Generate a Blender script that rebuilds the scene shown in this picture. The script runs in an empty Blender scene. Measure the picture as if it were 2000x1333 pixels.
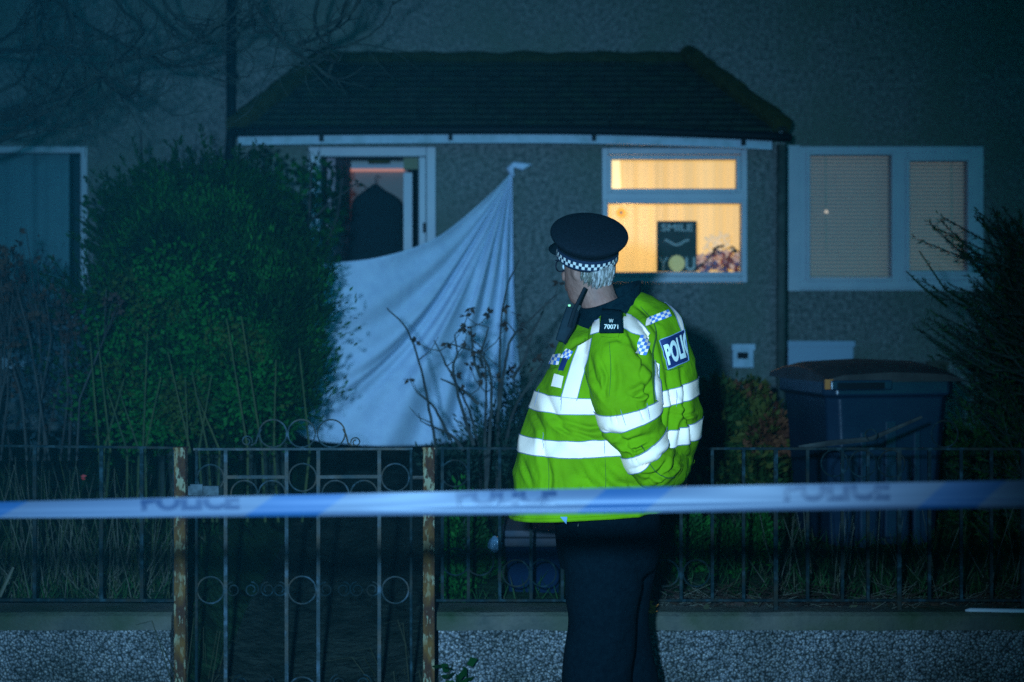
import bpy, bmesh, math, random
from mathutils import Vector, Matrix, noise
from mathutils.bvhtree import BVHTree
sc = bpy.context.scene
R = math.radians
rnd = random.Random(7)
# ---------------------------------------------------------------- camera
F = 2778.0; HZ = 620.0; CH = 1.5          # focal length in photo pixels, horizon row, camera height
cd = bpy.data.cameras.new('camera'); cam = bpy.data.objects.new('camera', cd)
sc.collection.objects.link(cam); sc.camera = cam
cam.location = (0, 0, CH); cam.rotation_euler = (R(90), 0, 0)
cd.sensor_width = 36; cd.lens = 50; cd.shift_y = -46.5/2000; cd.clip_start = .1; cd.clip_end = 400
cd.dof.use_dof = True; cd.dof.focus_distance = 4.5; cd.dof.aperture_fstop = 2.5
# ---------------------------------------------------------------- world: night sky
w = bpy.data.worlds.new('World'); sc.world = w; w.use_nodes = True
nt = w.node_tree; bg = nt.nodes['Background']
sky = nt.nodes.new('ShaderNodeTexSky'); sky.sky_type = 'NISHITA'; sky.sun_disc = False
sky.sun_elevation = R(14); sky.sun_rotation = R(150); sky.altitude = 50
mul = nt.nodes.new('ShaderNodeMixRGB'); mul.blend_type = 'MULTIPLY'; mul.inputs[0].default_value = 1
mul.inputs[2].default_value = (.02, .5, .95, 1)
nt.links.new(sky.outputs[0], mul.inputs[1]); nt.links.new(mul.outputs[0], bg.inputs[0])
bg.inputs[1].default_value = 0.042
# faint moon-like key from the street side
sd = bpy.data.lights.new('moon', 'SUN'); sd.energy = .006; sd.angle = R(.5); sd.color = (.55, .8, 1)
so = bpy.data.objects.new('moon', sd); sc.collection.objects.link(so); so.rotation_euler = (R(76), 0, R(-30))
# the photographer's flash, above and a little to the side of the lens
fd = bpy.data.lights.new('camera_flash', 'SPOT'); fd.energy = 2500; fd.color = (.26, .6, 1.0)
fd.spot_size = R(55); fd.spot_blend = 1.0; fd.shadow_soft_size = .045
fo = bpy.data.objects.new('camera_flash', fd); sc.collection.objects.link(fo)
fo.location = (-.225, -.02, CH+.165)
fo.rotation_euler = (Vector((-.45, 10, .75)) - Vector(fo.location)).to_track_quat('-Z', 'Y').to_euler()
vs = sc.view_settings; vs.view_transform = 'Standard'; vs.look = 'None'; vs.exposure = 0; vs.gamma = 1
sc.cycles.use_denoising = False; sc.cycles.sample_clamp_indirect = 3; sc.cycles.max_bounces = 6; sc.cycles.transparent_max_bounces = 12
sc.cycles.caustics_reflective = False; sc.cycles.caustics_refractive = False

# ---------------------------------------------------------------- helpers
def P(px, py, D): return Vector(((px-1000)/F*D, D, CH-(py-HZ)/F*D))
def tag(o, label=None, cat=None, group=None, kind=None):
    if label: o['label'] = label
    if cat: o['category'] = cat
    if group: o['group'] = group
    if kind: o['kind'] = kind
    return o
def thing(name, label, cat, loc, group=None):
    o = bpy.data.objects.new(name, None); sc.collection.objects.link(o); o.location = loc
    o.empty_display_size = .1
    return tag(o, label, cat, group)
def wloc(o):
    l = Vector((0, 0, 0))
    while o is not None: l = l + Vector(o.location); o = o.parent
    return l
class MB:
    def __init__(s): s.v = []; s.f = []; s.m = []
    def quad(s, a, b, c, d, m=0):
        i = len(s.v); s.v += [a, b, c, d]; s.f.append((i, i+1, i+2, i+3)); s.m.append(m)
    def tri(s, a, b, c, m=0):
        i = len(s.v); s.v += [a, b, c]; s.f.append((i, i+1, i+2)); s.m.append(m)
    def box(s, x0, x1, y0, y1, z0, z1, m=0, rot=0, c=None):
        i = len(s.v)
        vs = [Vector((x, y, z)) for z in (z0, z1) for y in (y0, y1) for x in (x0, x1)]
        if rot:
            c = Vector(c) if c else Vector(((x0+x1)/2, (y0+y1)/2, 0)); M = Matrix.Rotation(rot, 3, 'Z')
            vs = [M @ (q-c) + c for q in vs]
        s.v += vs
        for f in ((0, 2, 3, 1), (4, 5, 7, 6), (0, 1, 5, 4), (1, 3, 7, 5), (3, 2, 6, 7), (2, 0, 4, 6)):
            s.f.append(tuple(i+k for k in f)); s.m.append(m)
    def tube(s, path, r, n=6, m=0, cap=True, sq=False):
        path = [Vector(p) for p in path]
        if not isinstance(r, (list, tuple)): r = [r]*len(path)
        i0 = len(s.v); up = None
        for k, p in enumerate(path):
            t = (path[min(k+1, len(path)-1)] - path[max(k-1, 0)])
            if t.length < 1e-9: t = Vector((0, 0, 1))
            t.normalize()
            if up is None: up = Vector((0, -1, 0)) if abs(t.y) < .9 else Vector((0, 0, 1))
            a = up - t*up.dot(t)
            if a.length < 1e-6: a = t.orthogonal()
            a.normalize(); up = a; b = t.cross(a)
            for j in range(n):
                an = 2*math.pi*(j+.5*(n == 4))/n
                s.v.append(p + (a*math.cos(an) + b*math.sin(an))*r[k])
        for k in range(len(path)-1):
            for j in range(n):
                q = i0+k*n
                s.f.append((q+j, q+(j+1) % n, q+n+(j+1) % n, q+n+j)); s.m.append(m)
        if cap:
            s.f.append(tuple(i0+j for j in reversed(range(n)))); s.m.append(m)
            q = i0+(len(path)-1)*n; s.f.append(tuple(q+j for j in range(n))); s.m.append(m)
    def grid(s, G, m=0, closed=False, mf=None):
        i0 = len(s.v); nu = len(G[0])
        for row in G: s.v += row
        for a in range(len(G)-1):
            for b in range(nu if closed else nu-1):
                b2 = (b+1) % nu
                s.f.append((i0+a*nu+b, i0+a*nu+b2, i0+(a+1)*nu+b2, i0+(a+1)*nu+b)); s.m.append(mf(a, b) if mf else m)
    def cap(s, ring, m=0, flip=False):
        i0 = len(s.v); s.v += ring; f = list(range(i0, i0+len(ring)))
        s.f.append(tuple(reversed(f) if flip else f)); s.m.append(m)
    def leaf(s, p, d, L, W, m=0, n=None):
        d = d.normalized(); n = n or Vector((rnd.uniform(-1, 1), rnd.uniform(-1, 1), rnd.uniform(-1, 1)))
        t = d.cross(n)
        if t.length < 1e-4: t = d.orthogonal()
        t = t.normalized()*W/2; mid = p+d*L*.45
        s.quad(p, mid+t, p+d*L, mid-t, m)
    def build(s, name, mats, parent=None, smooth=False, loc=None, weld=False):
        me = bpy.data.meshes.new(name)
        if loc is not None: base = Vector(loc)
        elif parent is not None: base = wloc(parent)
        else:
            n = len(s.v); base = Vector((sum(q[0] for q in s.v)/n, sum(q[1] for q in s.v)/n, min(q[2] for q in s.v)))
        me.from_pydata([tuple(Vector(q)-base) for q in s.v], [], s.f)
        if not isinstance(mats, (list, tuple)): mats = [mats]
        for m in mats: me.materials.append(m)
        if len(mats) > 1: me.polygons.foreach_set('material_index', s.m)
        if smooth: me.polygons.foreach_set('use_smooth', [True]*len(me.polygons))
        me.update()
        if weld:
            b = bmesh.new(); b.from_mesh(me); bmesh.ops.remove_doubles(b, verts=b.verts, dist=1e-5)
            bmesh.ops.recalc_face_normals(b, faces=b.faces); b.to_mesh(me); b.free()
        o = bpy.data.objects.new(name, me); sc.collection.objects.link(o)
        if parent is not None: o.parent = parent
        else: o.location = base
        return o
def cr(keys, n):   # Catmull-Rom through tuples of numbers
    out = []
    for i in range(len(keys)-1):
        p0, p1, p2, p3 = keys[max(i-1, 0)], keys[i], keys[i+1], keys[min(i+2, len(keys)-1)]
        for k in range(n):
            t = k/n
            out.append(tuple(.5*((2*b)+(-a+c)*t+(2*a-5*b+4*c-d)*t*t+(-a+3*b-3*c+d)*t**3) for a, b, c, d in zip(p0, p1, p2, p3)))
    out.append(tuple(keys[-1])); return out
def bevel(o, wd=.006, seg=2):
    m = o.modifiers.new('edge', 'BEVEL'); m.width = wd; m.segments = seg; m.limit_method = 'ANGLE'; return o

# ---------------------------------------------------------------- materials
def mat(name, col, rough=.7, col2=None, sc_=8, det=6, lo=.35, hi=.65, bump=0, bsc=40, spec=.3, metal=0, stretch=(1, 1, 1), sheen=0, col3=None, sc3=2, bdist=.01):
    m = bpy.data.materials.new(name); m.use_nodes = True; t = m.node_tree; N = t.nodes; L = t.links
    b = N['Principled BSDF']; b.inputs['Roughness'].default_value = rough; b.inputs['Metallic'].default_value = metal
    b.inputs['Specular IOR Level'].default_value = spec; b.inputs['Base Color'].default_value = (*col, 1)
    if sheen: b.inputs['Sheen Weight'].default_value = sheen
    tc = N.new('ShaderNodeTexCoord'); mp = N.new('ShaderNodeMapping'); mp.inputs['Scale'].default_value = stretch
    L.new(tc.outputs['Object'], mp.inputs[0])
    def ns(scale, d=det):
        n = N.new('ShaderNodeTexNoise'); n.inputs['Scale'].default_value = scale; n.inputs['Detail'].default_value = d
        n.inputs['Roughness'].default_value = .6; L.new(mp.outputs[0], n.inputs['Vector']); return n
    last = None
    if col2:
        n = ns(sc_); r = N.new('ShaderNodeValToRGB'); L.new(n.outputs['Fac'], r.inputs[0])
        r.color_ramp.elements[0].position = lo; r.color_ramp.elements[0].color = (*col, 1)
        r.color_ramp.elements[1].position = hi; r.color_ramp.elements[1].color = (*col2, 1); last = r.outputs[0]
        if col3:
            n3 = ns(sc3, 3); r3 = N.new('ShaderNodeValToRGB'); L.new(n3.outputs['Fac'], r3.inputs[0])
            r3.color_ramp.elements[0].position = .45; r3.color_ramp.elements[1].position = .7
            mx = N.new('ShaderNodeMixRGB'); L.new(r3.outputs[0], mx.inputs[0]); L.new(last, mx.inputs[1]); mx.inputs[2].default_value = (*col3, 1)
            last = mx.outputs[0]
        L.new(last, b.inputs['Base Color'])
    if bump:
        n = ns(bsc, 5); bp = N.new('ShaderNodeBump'); bp.inputs['Strength'].default_value = bump; bp.inputs['Distance'].default_value = bdist
        L.new(n.outputs['Fac'], bp.inputs['Height']); L.new(bp.outputs[0], b.inputs['Normal'])
    return m
def emis(name, col, s, col2=None, scl=3, stretch=(1, 1, 1)):
    m = mat(name, (.5, .4, .3), .8); t = m.node_tree; b = t.nodes['Principled BSDF']
    b.inputs['Emission Strength'].default_value = s; b.inputs['Emission Color'].default_value = (*col, 1)
    if col2:
        tc = t.nodes.new('ShaderNodeTexCoord'); mp = t.nodes.new('ShaderNodeMapping'); mp.inputs['Scale'].default_value = stretch
        n = t.nodes.new('ShaderNodeTexNoise'); n.inputs['Scale'].default_value = scl; n.inputs['Detail'].default_value = 3
        r = t.nodes.new('ShaderNodeValToRGB'); r.color_ramp.elements[0].position = .35; r.color_ramp.elements[1].position = .65
        r.color_ramp.elements[0].color = (*col, 1); r.color_ramp.elements[1].color = (*col2, 1)
        for a, c in ((tc.outputs['Object'], mp.inputs[0]), (mp.outputs[0], n.inputs['Vector']), (n.outputs['Fac'], r.inputs[0]), (r.outputs[0], b.inputs['Emission Color'])): t.links.new(a, c)
    return m
def glass(name, tint=(.9, .95, .95), refl=.12):
    m = bpy.data.materials.new(name); m.use_nodes = True; t = m.node_tree; N = t.nodes
    N.remove(N['Principled BSDF']); tr = N.new('ShaderNodeBsdfTransparent'); tr.inputs[0].default_value = (*tint, 1)
    g = N.new('ShaderNodeBsdfGlossy'); g.inputs['Roughness'].default_value = .03; g.inputs[0].default_value = (.8, .9, 1, 1)
    mx = N.new('ShaderNodeMixShader'); lw = N.new('ShaderNodeFresnel'); lw.inputs[0].default_value = 1.45
    t.links.new(lw.outputs[0], mx.inputs[0]); t.links.new(tr.outputs[0], mx.inputs[1]); t.links.new(g.outputs[0], mx.inputs[2])
    t.links.new(mx.outputs[0], N['Material Output'].inputs[0]); return m
def pebble_mat():
    m = bpy.data.materials.new('pebble_dash'); m.use_nodes = True; t = m.node_tree; N = t.nodes; L = t.links
    b = N['Principled BSDF']; b.inputs['Roughness'].default_value = .6; b.inputs['Specular IOR Level'].default_value = .3
    tc = N.new('ShaderNodeTexCoord')
    nz = N.new('ShaderNodeTexNoise'); nz.inputs['Scale'].default_value = 60; L.new(tc.outputs['Object'], nz.inputs['Vector'])
    mxv = N.new('ShaderNodeMixRGB'); mxv.blend_type = 'ADD'; mxv.inputs[0].default_value = .012
    L.new(tc.outputs['Object'], mxv.inputs[1]); L.new(nz.outputs['Color'], mxv.inputs[2])
    v = N.new('ShaderNodeTexVoronoi'); v.inputs['Scale'].default_value = 105; L.new(mxv.outputs[0], v.inputs['Vector'])
    r = N.new('ShaderNodeValToRGB'); L.new(v.outputs['Color'], r.inputs[0]); r.color_ramp.interpolation = 'LINEAR'
    e = r.color_ramp.elements; e[0].position = .1; e[0].color = (.075, .08, .08, 1); e[1].position = .95; e[1].color = (.38, .35, .34, 1)
    e2 = r.color_ramp.elements.new(.5); e2.color = (.16, .16, .17, 1)
    d = N.new('ShaderNodeValToRGB'); L.new(v.outputs['Distance'], d.inputs[0])
    d.color_ramp.elements[0].position = .35; d.color_ramp.elements[0].color = (1, 1, 1, 1); d.color_ramp.elements[1].position = .68; d.color_ramp.elements[1].color = (.2, .22, .2, 1)
    mm = N.new('ShaderNodeMixRGB'); mm.blend_type = 'MULTIPLY'; mm.inputs[0].default_value = 1
    L.new(r.outputs[0], mm.inputs[1]); L.new(d.outputs[0], mm.inputs[2])
    n2 = N.new('ShaderNodeTexNoise'); n2.inputs['Scale'].default_value = 3.5; n2.inputs['Detail'].default_value = 5; L.new(tc.outputs['Object'], n2.inputs['Vector'])
    r2 = N.new('ShaderNodeValToRGB'); L.new(n2.outputs['Fac'], r2.inputs[0]); r2.color_ramp.elements[0].position = .3; r2.color_ramp.elements[0].color = (.32, .36, .32, 1); r2.color_ramp.elements[1].position = .6
    m3 = N.new('ShaderNodeMixRGB'); m3.blend_type = 'MULTIPLY'; m3.inputs[0].default_value = 1; L.new(mm.outputs[0], m3.inputs[1]); L.new(r2.outputs[0], m3.inputs[2])
    L.new(m3.outputs[0], b.inputs['Base Color'])
    bp = N.new('ShaderNodeBump'); bp.invert = True; bp.inputs['Strength'].default_value = .9; bp.inputs['Distance'].default_value = .012
    L.new(v.outputs['Distance'], bp.inputs['Height']); L.new(bp.outputs[0], b.inputs['Normal']); return m
M_wall = mat('roughcast', (.045, .068, .064), .95, (.225, .235, .23), 30, 12, .32, .68, 1.0, 36, .1, col3=(.10, .135, .11), sc3=1.1, bdist=.03)
M_peb = pebble_mat()
M_cope = mat('mossy_concrete', (.045, .05, .042), .95, (.12, .105, .085), 7, 10, .35, .7, .8, 60, .05, col3=(.02, .036, .016), sc3=3.5)
M_white = mat('white_upvc', (.38, .42, .46), .45, (.33, .38, .43), 5, 3, bump=.03, bsc=80, spec=.3)
M_dirtywhite = mat('painted_timber', (.32, .42, .5), .6, (.2, .3, .34), 14, 6, .4, .75, .1, 60)
M_tile = mat('slate_tile', (.010, .016, .014), .9, (.026, .036, .03), 10, 8, .35, .75, .6, 30, .08, col3=(.014, .03, .018), sc3=5)
M_moss = mat('mossy_cement', (.02, .028, .010), .98, (.045, .05, .02), 12, 8, .35, .7, 1, 40, .05)
M_black = mat('black_plastic', (.003, .006, .008), .6, spec=.12)
M_iron = mat('painted_iron', (.008, .02, .022), .7, (.05, .085, .11), 26, 8, .5, .72, .5, 90, .35, col3=(.05, .035, .02), sc3=9)
M_iron2 = mat('dark_painted_iron', (.003, .011, .013), .8, (.022, .05, .06), 26, 8, .5, .75, .5, 90, .1, col3=(.02, .018, .012), sc3=9)
M_rust = None
def rust():
    m = mat('flaking_paint_rust', (.04, .016, .008), .9, (.19, .185, .115), 42, 12, .535, .6, .8, 50, .2, stretch=(1.6, 1.6, .55), col3=(.13, .06, .012), sc3=11)
    return m
M_rust = rust()
M_soil = mat('garden_ground', (.006, .012, .006), .98, (.02, .05, .02), 7, 8, .35, .7, 1, 20, .05, bdist=.03)
M_path = mat('garden_path', (.006, .012, .008), .95, (.035, .045, .035), 9, 10, .3, .75, 1, 26, .05, bdist=.03)
M_pave = mat('pavement', (.05, .055, .055), .9, (.09, .1, .1), 12, 8, bump=.3, bsc=80)
M_road = mat('asphalt', (.035, .038, .04), .9, (.06, .06, .065), 60, 6, bump=.4, bsc=150)
def leafm(n, c, c2): return mat(n, c, .7, c2, 6, 2, .3, .7, spec=.08)
M_leaf = [leafm('hedge_leaf_a', (.001, .012, .003), (.003, .022, .004)), leafm('hedge_leaf_b', (.002, .018, .003), (.005, .038, .005)), leafm('hedge_leaf_c', (.003, .04, .007), (.009, .075, .008))]
M_bright = [leafm('bright_leaf_a', (.002, .034, .005), (.006, .075, .007)), leafm('bright_leaf_b', (.010, .026, .004), (.024, .045, .006))]
M_dead = leafm('dead_leaf', (.018, .012, .012), (.05, .03, .018))
M_orange = leafm('orange_leaf', (.4, .09, .02), (.55, .2, .04))
M_twig = mat('twig_bark', (.012, .013, .013), .9, (.035, .038, .034), 12, 6, bump=.4, bsc=60)
M_bark = mat('tree_bark', (.007, .013, .011), .95, (.022, .034, .027), 10, 6, bump=.6, bsc=40)
M_straw = [mat('dry_stalk', (.04, .045, .03), .8, (.12, .11, .08), 9), mat('green_stalk', (.012, .03, .01), .8, (.04, .05, .012), 9)]
M_grass = [leafm('grass_a', (.005, .022, .007), (.012, .045, .01)), leafm('grass_b', (.025, .03, .014), (.06, .06, .035))]
M_sheet = mat('white_cotton', (.50, .59, .72), .9, (.44, .52, .66), 14, 4, bump=.12, bsc=160, spec=.1)
M_hiviz = mat('fluorescent_fabric', (.105, .222, .001), .8, (.125, .255, .001), 9, 4, .35, .65, .45, 13, .05, col3=(.10, .18, .001), sc3=5, bdist=.02)
M_retro = mat('silver_reflective_tape', (.95, .64, .48), .6, (.86, .6, .46), 12, 4, .3, .7, .15, 200, .2)
M_retroblue = mat('blue_reflective_check', (.07, .16, .42), .6)
M_navyp = mat('navy_patch', (.004, .012, .06), .7, (.007, .018, .08), 20, 3)
M_letter = mat('pale_lettering', (.6, .55, .45), .6)
M_letter_dim = mat('grey_lettering', (.14, .15, .15), .6)
M_piping = mat('grey_seam', (.16, .16, .22), .8)
M_seam_fold = mat('dark_seam_fold', (.03, .075, .006), .9)
M_collar = mat('dark_fleece', (.001, .0065, .01), .95, (.003, .012, .015), 60, 4, bump=.5, bsc=200, spec=.05)
M_trouser = mat('navy_trousers', (.0005, .0025, .0045), .95, (.0015, .005, .0075), 60, 6, .3, .7, .5, 9, .04, bdist=.03)
M_cap = mat('black_felt', (.0028, .0055, .008), .95, (.007, .010, .014), 220, 3, bump=.4, bsc=400, spec=.05, sheen=.0)
M_capband = mat('cap_band', (.004, .012, .03), .7)
M_skin = mat('skin', (.16, .075, .055), .6, (.25, .12, .085), 34, 7, .3, .7, .35, 90, .2, col3=(.2, .075, .05), sc3=14)
M_hair = [mat('grey_hair', (.085, .075, .065), .6, (.34, .30, .27), 120, 3, .4, .6, stretch=(1, 1, .25)), mat('brown_grey_hair', (.06, .055, .04), .6, (.13, .12, .08), 40, 3)]
M_bin = mat('blue_plastic', (.004, .014, .028), .3, (.009, .022, .038), 4, 5, .3, .7, .15, 12, .45)
M_lid = mat('dark_plastic_lid', (.018, .015, .015), .5, (.035, .03, .028), 6, 5, bump=.1, bsc=30, spec=.3)
M_glass = glass('window_glass')
M_dark = mat('dark_interior', (.01, .014, .018), .9)

# ---------------------------------------------------------------- ground, terrain
DB = 10.1; DW = 10.9; DF = 5.35
def gz(x, y):
    t = min(max((y-5.5)/4.4, 0), 1); z = .37+.27*t
    pt = max(0, 1-abs((x+.76)/.62)**6) if y < 10 else 0
    zp = .03+.62*min(max((y-5.6)/4.2, 0), 1)
    z = z*(1-pt)+zp*pt
    return z+.018*noise.noise(Vector((x*3, y*3, 0)))
g = MB(); g.box(-60, 60, -40, 5.5, -.4, 0); g.build('pavement', M_pave); tag(bpy.data.objects['pavement'], kind='structure')
g = MB(); G = [[Vector((-60+120*i/8, y, -.045)) for i in range(9)] for y in (-40, -9, -1.4)]
g = MB(); g.box(-60, 60, -9, -1.2, .002, .004+.002); o = g.build('road', M_road); o.location.z = .004; tag(o, kind='structure')
g = MB(); xs = [-14+i*.14 for i in range(201)]; ys = [5.47+i*.135 for i in range(42)]
g.grid([[Vector((x, y, gz(x, y))) for x in xs] for y in ys]); o = g.build('garden_ground', M_soil, smooth=True); tag(o, kind='structure')
g = MB(); g.box(-60, 60, 11.0, 90, -.4, .5); tag(g.build('ground', M_soil), kind='structure')
g = MB(); pr = []
for k in range(46):
    y = 5.48+k*.1; pr.append([Vector((-.76+dx, y, gz(-.76+dx, y)+.006)) for dx in (-.45, -.2, 0, .2, .45)])
g.grid(pr); tag(g.build('garden_path', M_path, smooth=True), kind='structure')

# ---------------------------------------------------------------- house
house = thing('house', 'rendered house with a tiled canopy roof over its projecting front bay', 'house', (0, DW, .4))
def wallgrid(x0, x1, z0, z1, y, th, ops, name, m, parent):
    xs = sorted({x0, x1, *[a for o_ in ops for a in o_[:2]]}); zs = sorted({z0, z1, *[a for o_ in ops for a in o_[2:]]})
    b = MB()
    inside = lambda x, z: any(o_[0] < x < o_[1] and o_[2] < z < o_[3] for o_ in ops)
    for i in range(len(xs)-1):
        for k in range(len(zs)-1):
            a, c, d, e = xs[i], xs[i+1], zs[k], zs[k+1]
            if inside((a+c)/2, (d+e)/2): continue
            b.quad(Vector((a, y, d)), Vector((c, y, d)), Vector((c, y, e)), Vector((a, y, e)))
            b.quad(Vector((a, y+th, e)), Vector((c, y+th, e)), Vector((c, y+th, d)), Vector((a, y+th, d)))
    for a, c, d, e in ops+[(x0, x1, z0, z1)]:
        b.quad(Vector((a, y, d)), Vector((a, y+th, d)), Vector((a, y+th, e)), Vector((a, y, e)))
        b.quad(Vector((c, y, d)), Vector((c, y, e)), Vector((c, y+th, e)), Vector((c, y+th, d)))
        b.quad(Vector((a, y, e)), Vector((a, y+th, e)), Vector((c, y+th, e)), Vector((c, y, e)))
        b.quad(Vector((a, y, d)), Vector((c, y, d)), Vector((c, y+th, d)), Vector((a, y+th, d)))
    return b.build(name, m, parent)
def rx(px, D): return (px-1000)/F*D
def rz(py, D): return CH-(py-HZ)/F*D
door_o = (rx(602, DB), rx(852, DB), .64, rz(287, DB)); win_o = (rx(1175, DB), rx(1460, DB), rz(553, DB), rz(289, DB))
lw_o = (rx(-150, DW), rx(171, DW), rz(712, DW), rz(286, DW)); rw_o = (rx(1546, DW), rx(1921, DW), rz(569, DW), rz(286, DW))
BX0, BX1 = rx(462, DB), rx(1534, DB)
wallgrid(-9, 9, .2, 6.3, DW, .25, [lw_o, (BX0+.15, BX1-.15, .5, 2.75), rw_o], 'wall', M_wall, house)
wallgrid(BX0, BX1, .3, rz(262, DB), DB, .16, [door_o, win_o], 'bay_wall', M_wall, house)
for xx in (BX0, BX1-.16):
    b = MB(); b.box(xx, xx+.16, DB+.16, DW, .3, rz(262, DB)); b.build('bay_side_wall', M_wall, house)
b = MB(); b.quad(Vector((-9, DW-.35, 6.2)), Vector((9, DW-.35, 6.2)), Vector((9, DW+4, 9)), Vector((-9, DW+4, 9)))
b.quad(Vector((-9, DW-.35, 6.1)), Vector((-9, DW+4, 6.1)), Vector((9, DW+4, 6.1)), Vector((9, DW-.35, 6.1))); b.build('main_roof', M_tile, house)
# canopy roof: hipped lean-to with stepped slate courses
roof_root = MB()
DE = 9.86; ze = rz(255, DE); zt = rz(118, DW)
ex0, ex1 = rx(452, DE), rx(1538, DE); tx0, tx1 = rx(642, DW), rx(1338, DW)
nc = 13
cols = 46
for k in range(nc):
    t0, t1 = k/nc, (k+1)/nc
    y0, y1 = DE+(DW-DE)*t0, DE+(DW-DE)*t1; z0, z1 = ze+(zt-ze)*t0, ze+(zt-ze)*t1
    a0, a1 = ex0+(tx0-ex0)*t0, ex0+(tx0-ex0)*t1; c0, c1 = ex1+(tx1-ex1)*t0, ex1+(tx1-ex1)*t1
    x = a0; off = .02
    edges = [a0]
    xx = a0-(k % 2)*.04
    while xx < c0:
        xx += .085+rnd.uniform(-.004, .004)
        if a0 < xx < c0: edges.append(xx)
    edges.append(c0)
    for i in range(len(edges)-1):
        e0, e1 = edges[i], edges[i+1]-.003
        if e1 <= e0: continue
        l = off+rnd.uniform(-.004, .007); dy = rnd.uniform(-.008, .008)
        f0 = max(e0, a1) if e0 < a1 else min(e0, c1); f1 = min(e1, c1) if e1 > c1 else max(e1, a1)
        A, B_ = Vector((e0, y0+dy, z0+l)), Vector((e1, y0+dy, z0+l)); C_, D_ = Vector((f1, y1, z1+.004)), Vector((f0, y1, z1+.004))
        roof_root.quad(A, B_, C_, D_); roof_root.quad(A-Vector((0, 0, l+.004)), B_-Vector((0, 0, l+.004)), B_, A)
V = Vector
roof_root.quad(V((ex0, DE, ze)), V((tx0, DW, zt)), V((ex0-.0, DW, ze+.1)), V((ex0, DE+.01, ze)))
roof_root.tri(V((ex0, DE, ze)), V((tx0, DW, zt)), V((ex0, DW, ze+.05)))
roof_root.tri(V((ex1, DE, ze)), V((ex1, DW, ze+.05)), V((tx1, DW, zt)))
roof_root.quad(V((ex0, DE, ze-.006)), V((ex1, DE, ze-.006)), V((ex1, DW, ze-.006)), V((ex0, DW, ze-.006)))
roof = roof_root.build('canopy_roof', M_tile, house)
def hipcap(a, b, n, name, r=.075):
    m = MB(); a = V(a); b = V(b)
    for k in range(n):
        p = a.lerp(b, k/n); q = a.lerp(b, (k+1.12)/n)
        h = rnd.uniform(-.006, .006)
        m.tube([p+V((0, 0, h)), q+V((0, 0, h+.004))], [r*1.06+rnd.uniform(-.004, .004), r*.93], 10)
    o = m.build(name, M_moss, roof, smooth=False); return o
hipcap((ex0+.02, DE+.02, ze+.03), (tx0-.02, DW-.03, zt+.03), 9, 'hip_tiles')
hipcap((ex1-.03, DE+.02, ze+.03), (tx1+.02, DW-.03, zt+.03), 9, 'hip_tiles')
m = MB(); G = []
for i in range(60):
    x = tx0-.05+(tx1-tx0+.1)*i/59; hh = .045+.02*noise.noise(V((x*5, 0, 0)))
    G.append([V((x, DW-.11, zt-.03)), V((x, DW-.07, zt+hh*.6)), V((x, DW-.005, zt+hh+.02))])
m.grid(G); m.build('lead_flashing', M_moss, roof, smooth=True)
# gutter + fascia
def sagy(px): t = (px-1000)/540; return 6*abs(t)**2 if px < 1000 else 20*abs(t)**2
b = MB(); path = [P(450+i*(1545-450)/24, 254+sagy(450+i*(1545-450)/24)*.75, DE-.03) for i in range(25)]
b.tube(path, .032, 10); b.build('gutter', M_black, house, smooth=True)
b = MB(); fr = []
pts = [465+i*(1508-465)/24 for i in range(25)]
tr_ = [P(px, 263+sagy(px)*.75, DE+.0) for px in pts]; bt_ = [P(px, 279.5+sagy(px)*.75, DE+.0) for px in pts]
b.grid([bt_, tr_, [q+V((0, .03, 0)) for q in tr_], [q+V((0, .03, 0)) for q in bt_], bt_]); b.cap([bt_[0], tr_[0], tr_[0]+V((0, .03, 0)), bt_[0]+V((0, .03, 0))]); b.cap([bt_[-1], tr_[-1], tr_[-1]+V((0, .03, 0)), bt_[-1]+V((0, .03, 0))], flip=True)
b.build('fascia_board', M_dirtywhite, house)
b = MB(); b.box(BX0+.01, BX1-.06, DE+.035, DB-.002, rz(262, DB)-.028, rz(262, DB)-.01); b.build('soffit', M_dirtywhite, house)
for px in (880, 1160, 1452, 628):
    q = P(px, 264+sagy(px)*.75, DE-.02); b = MB(); b.box(q.x-.014, q.x+.014, q.y-.025, q.y+.018, q.z-.035, q.z+.03); b.build('gutter_bracket', M_black, house)
b = MB(); b.tube([V((rx(457, DW), DW-.07, 6.1)), V((rx(455, DW), DW-.07, rz(262, DW))), V((rx(455, DW), DW-.12, rz(300, DW))), V((rx(458, DW), DW-.1, .7))], .038, 10); b.build('downpipe', M_black, house, smooth=True)
b = MB(); b.tube([V((rx(1524, DB), DB-.05, rz(285, DB))), V((rx(1522, DB), DB-.05, .55))], .034, 10)
b.build('downpipe', mat('painted_pipe', (.03, .045, .04), .8, (.06, .08, .07), 12), house, smooth=True)
for px, py in ((455, 150), (455, 20)):
    q = P(px, py, DW-.07); b = MB(); b.tube([q-V((0, 0, .02)), q+V((0, 0, .02))], .046, 10); b.build('pipe_clip', M_black, house)
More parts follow.
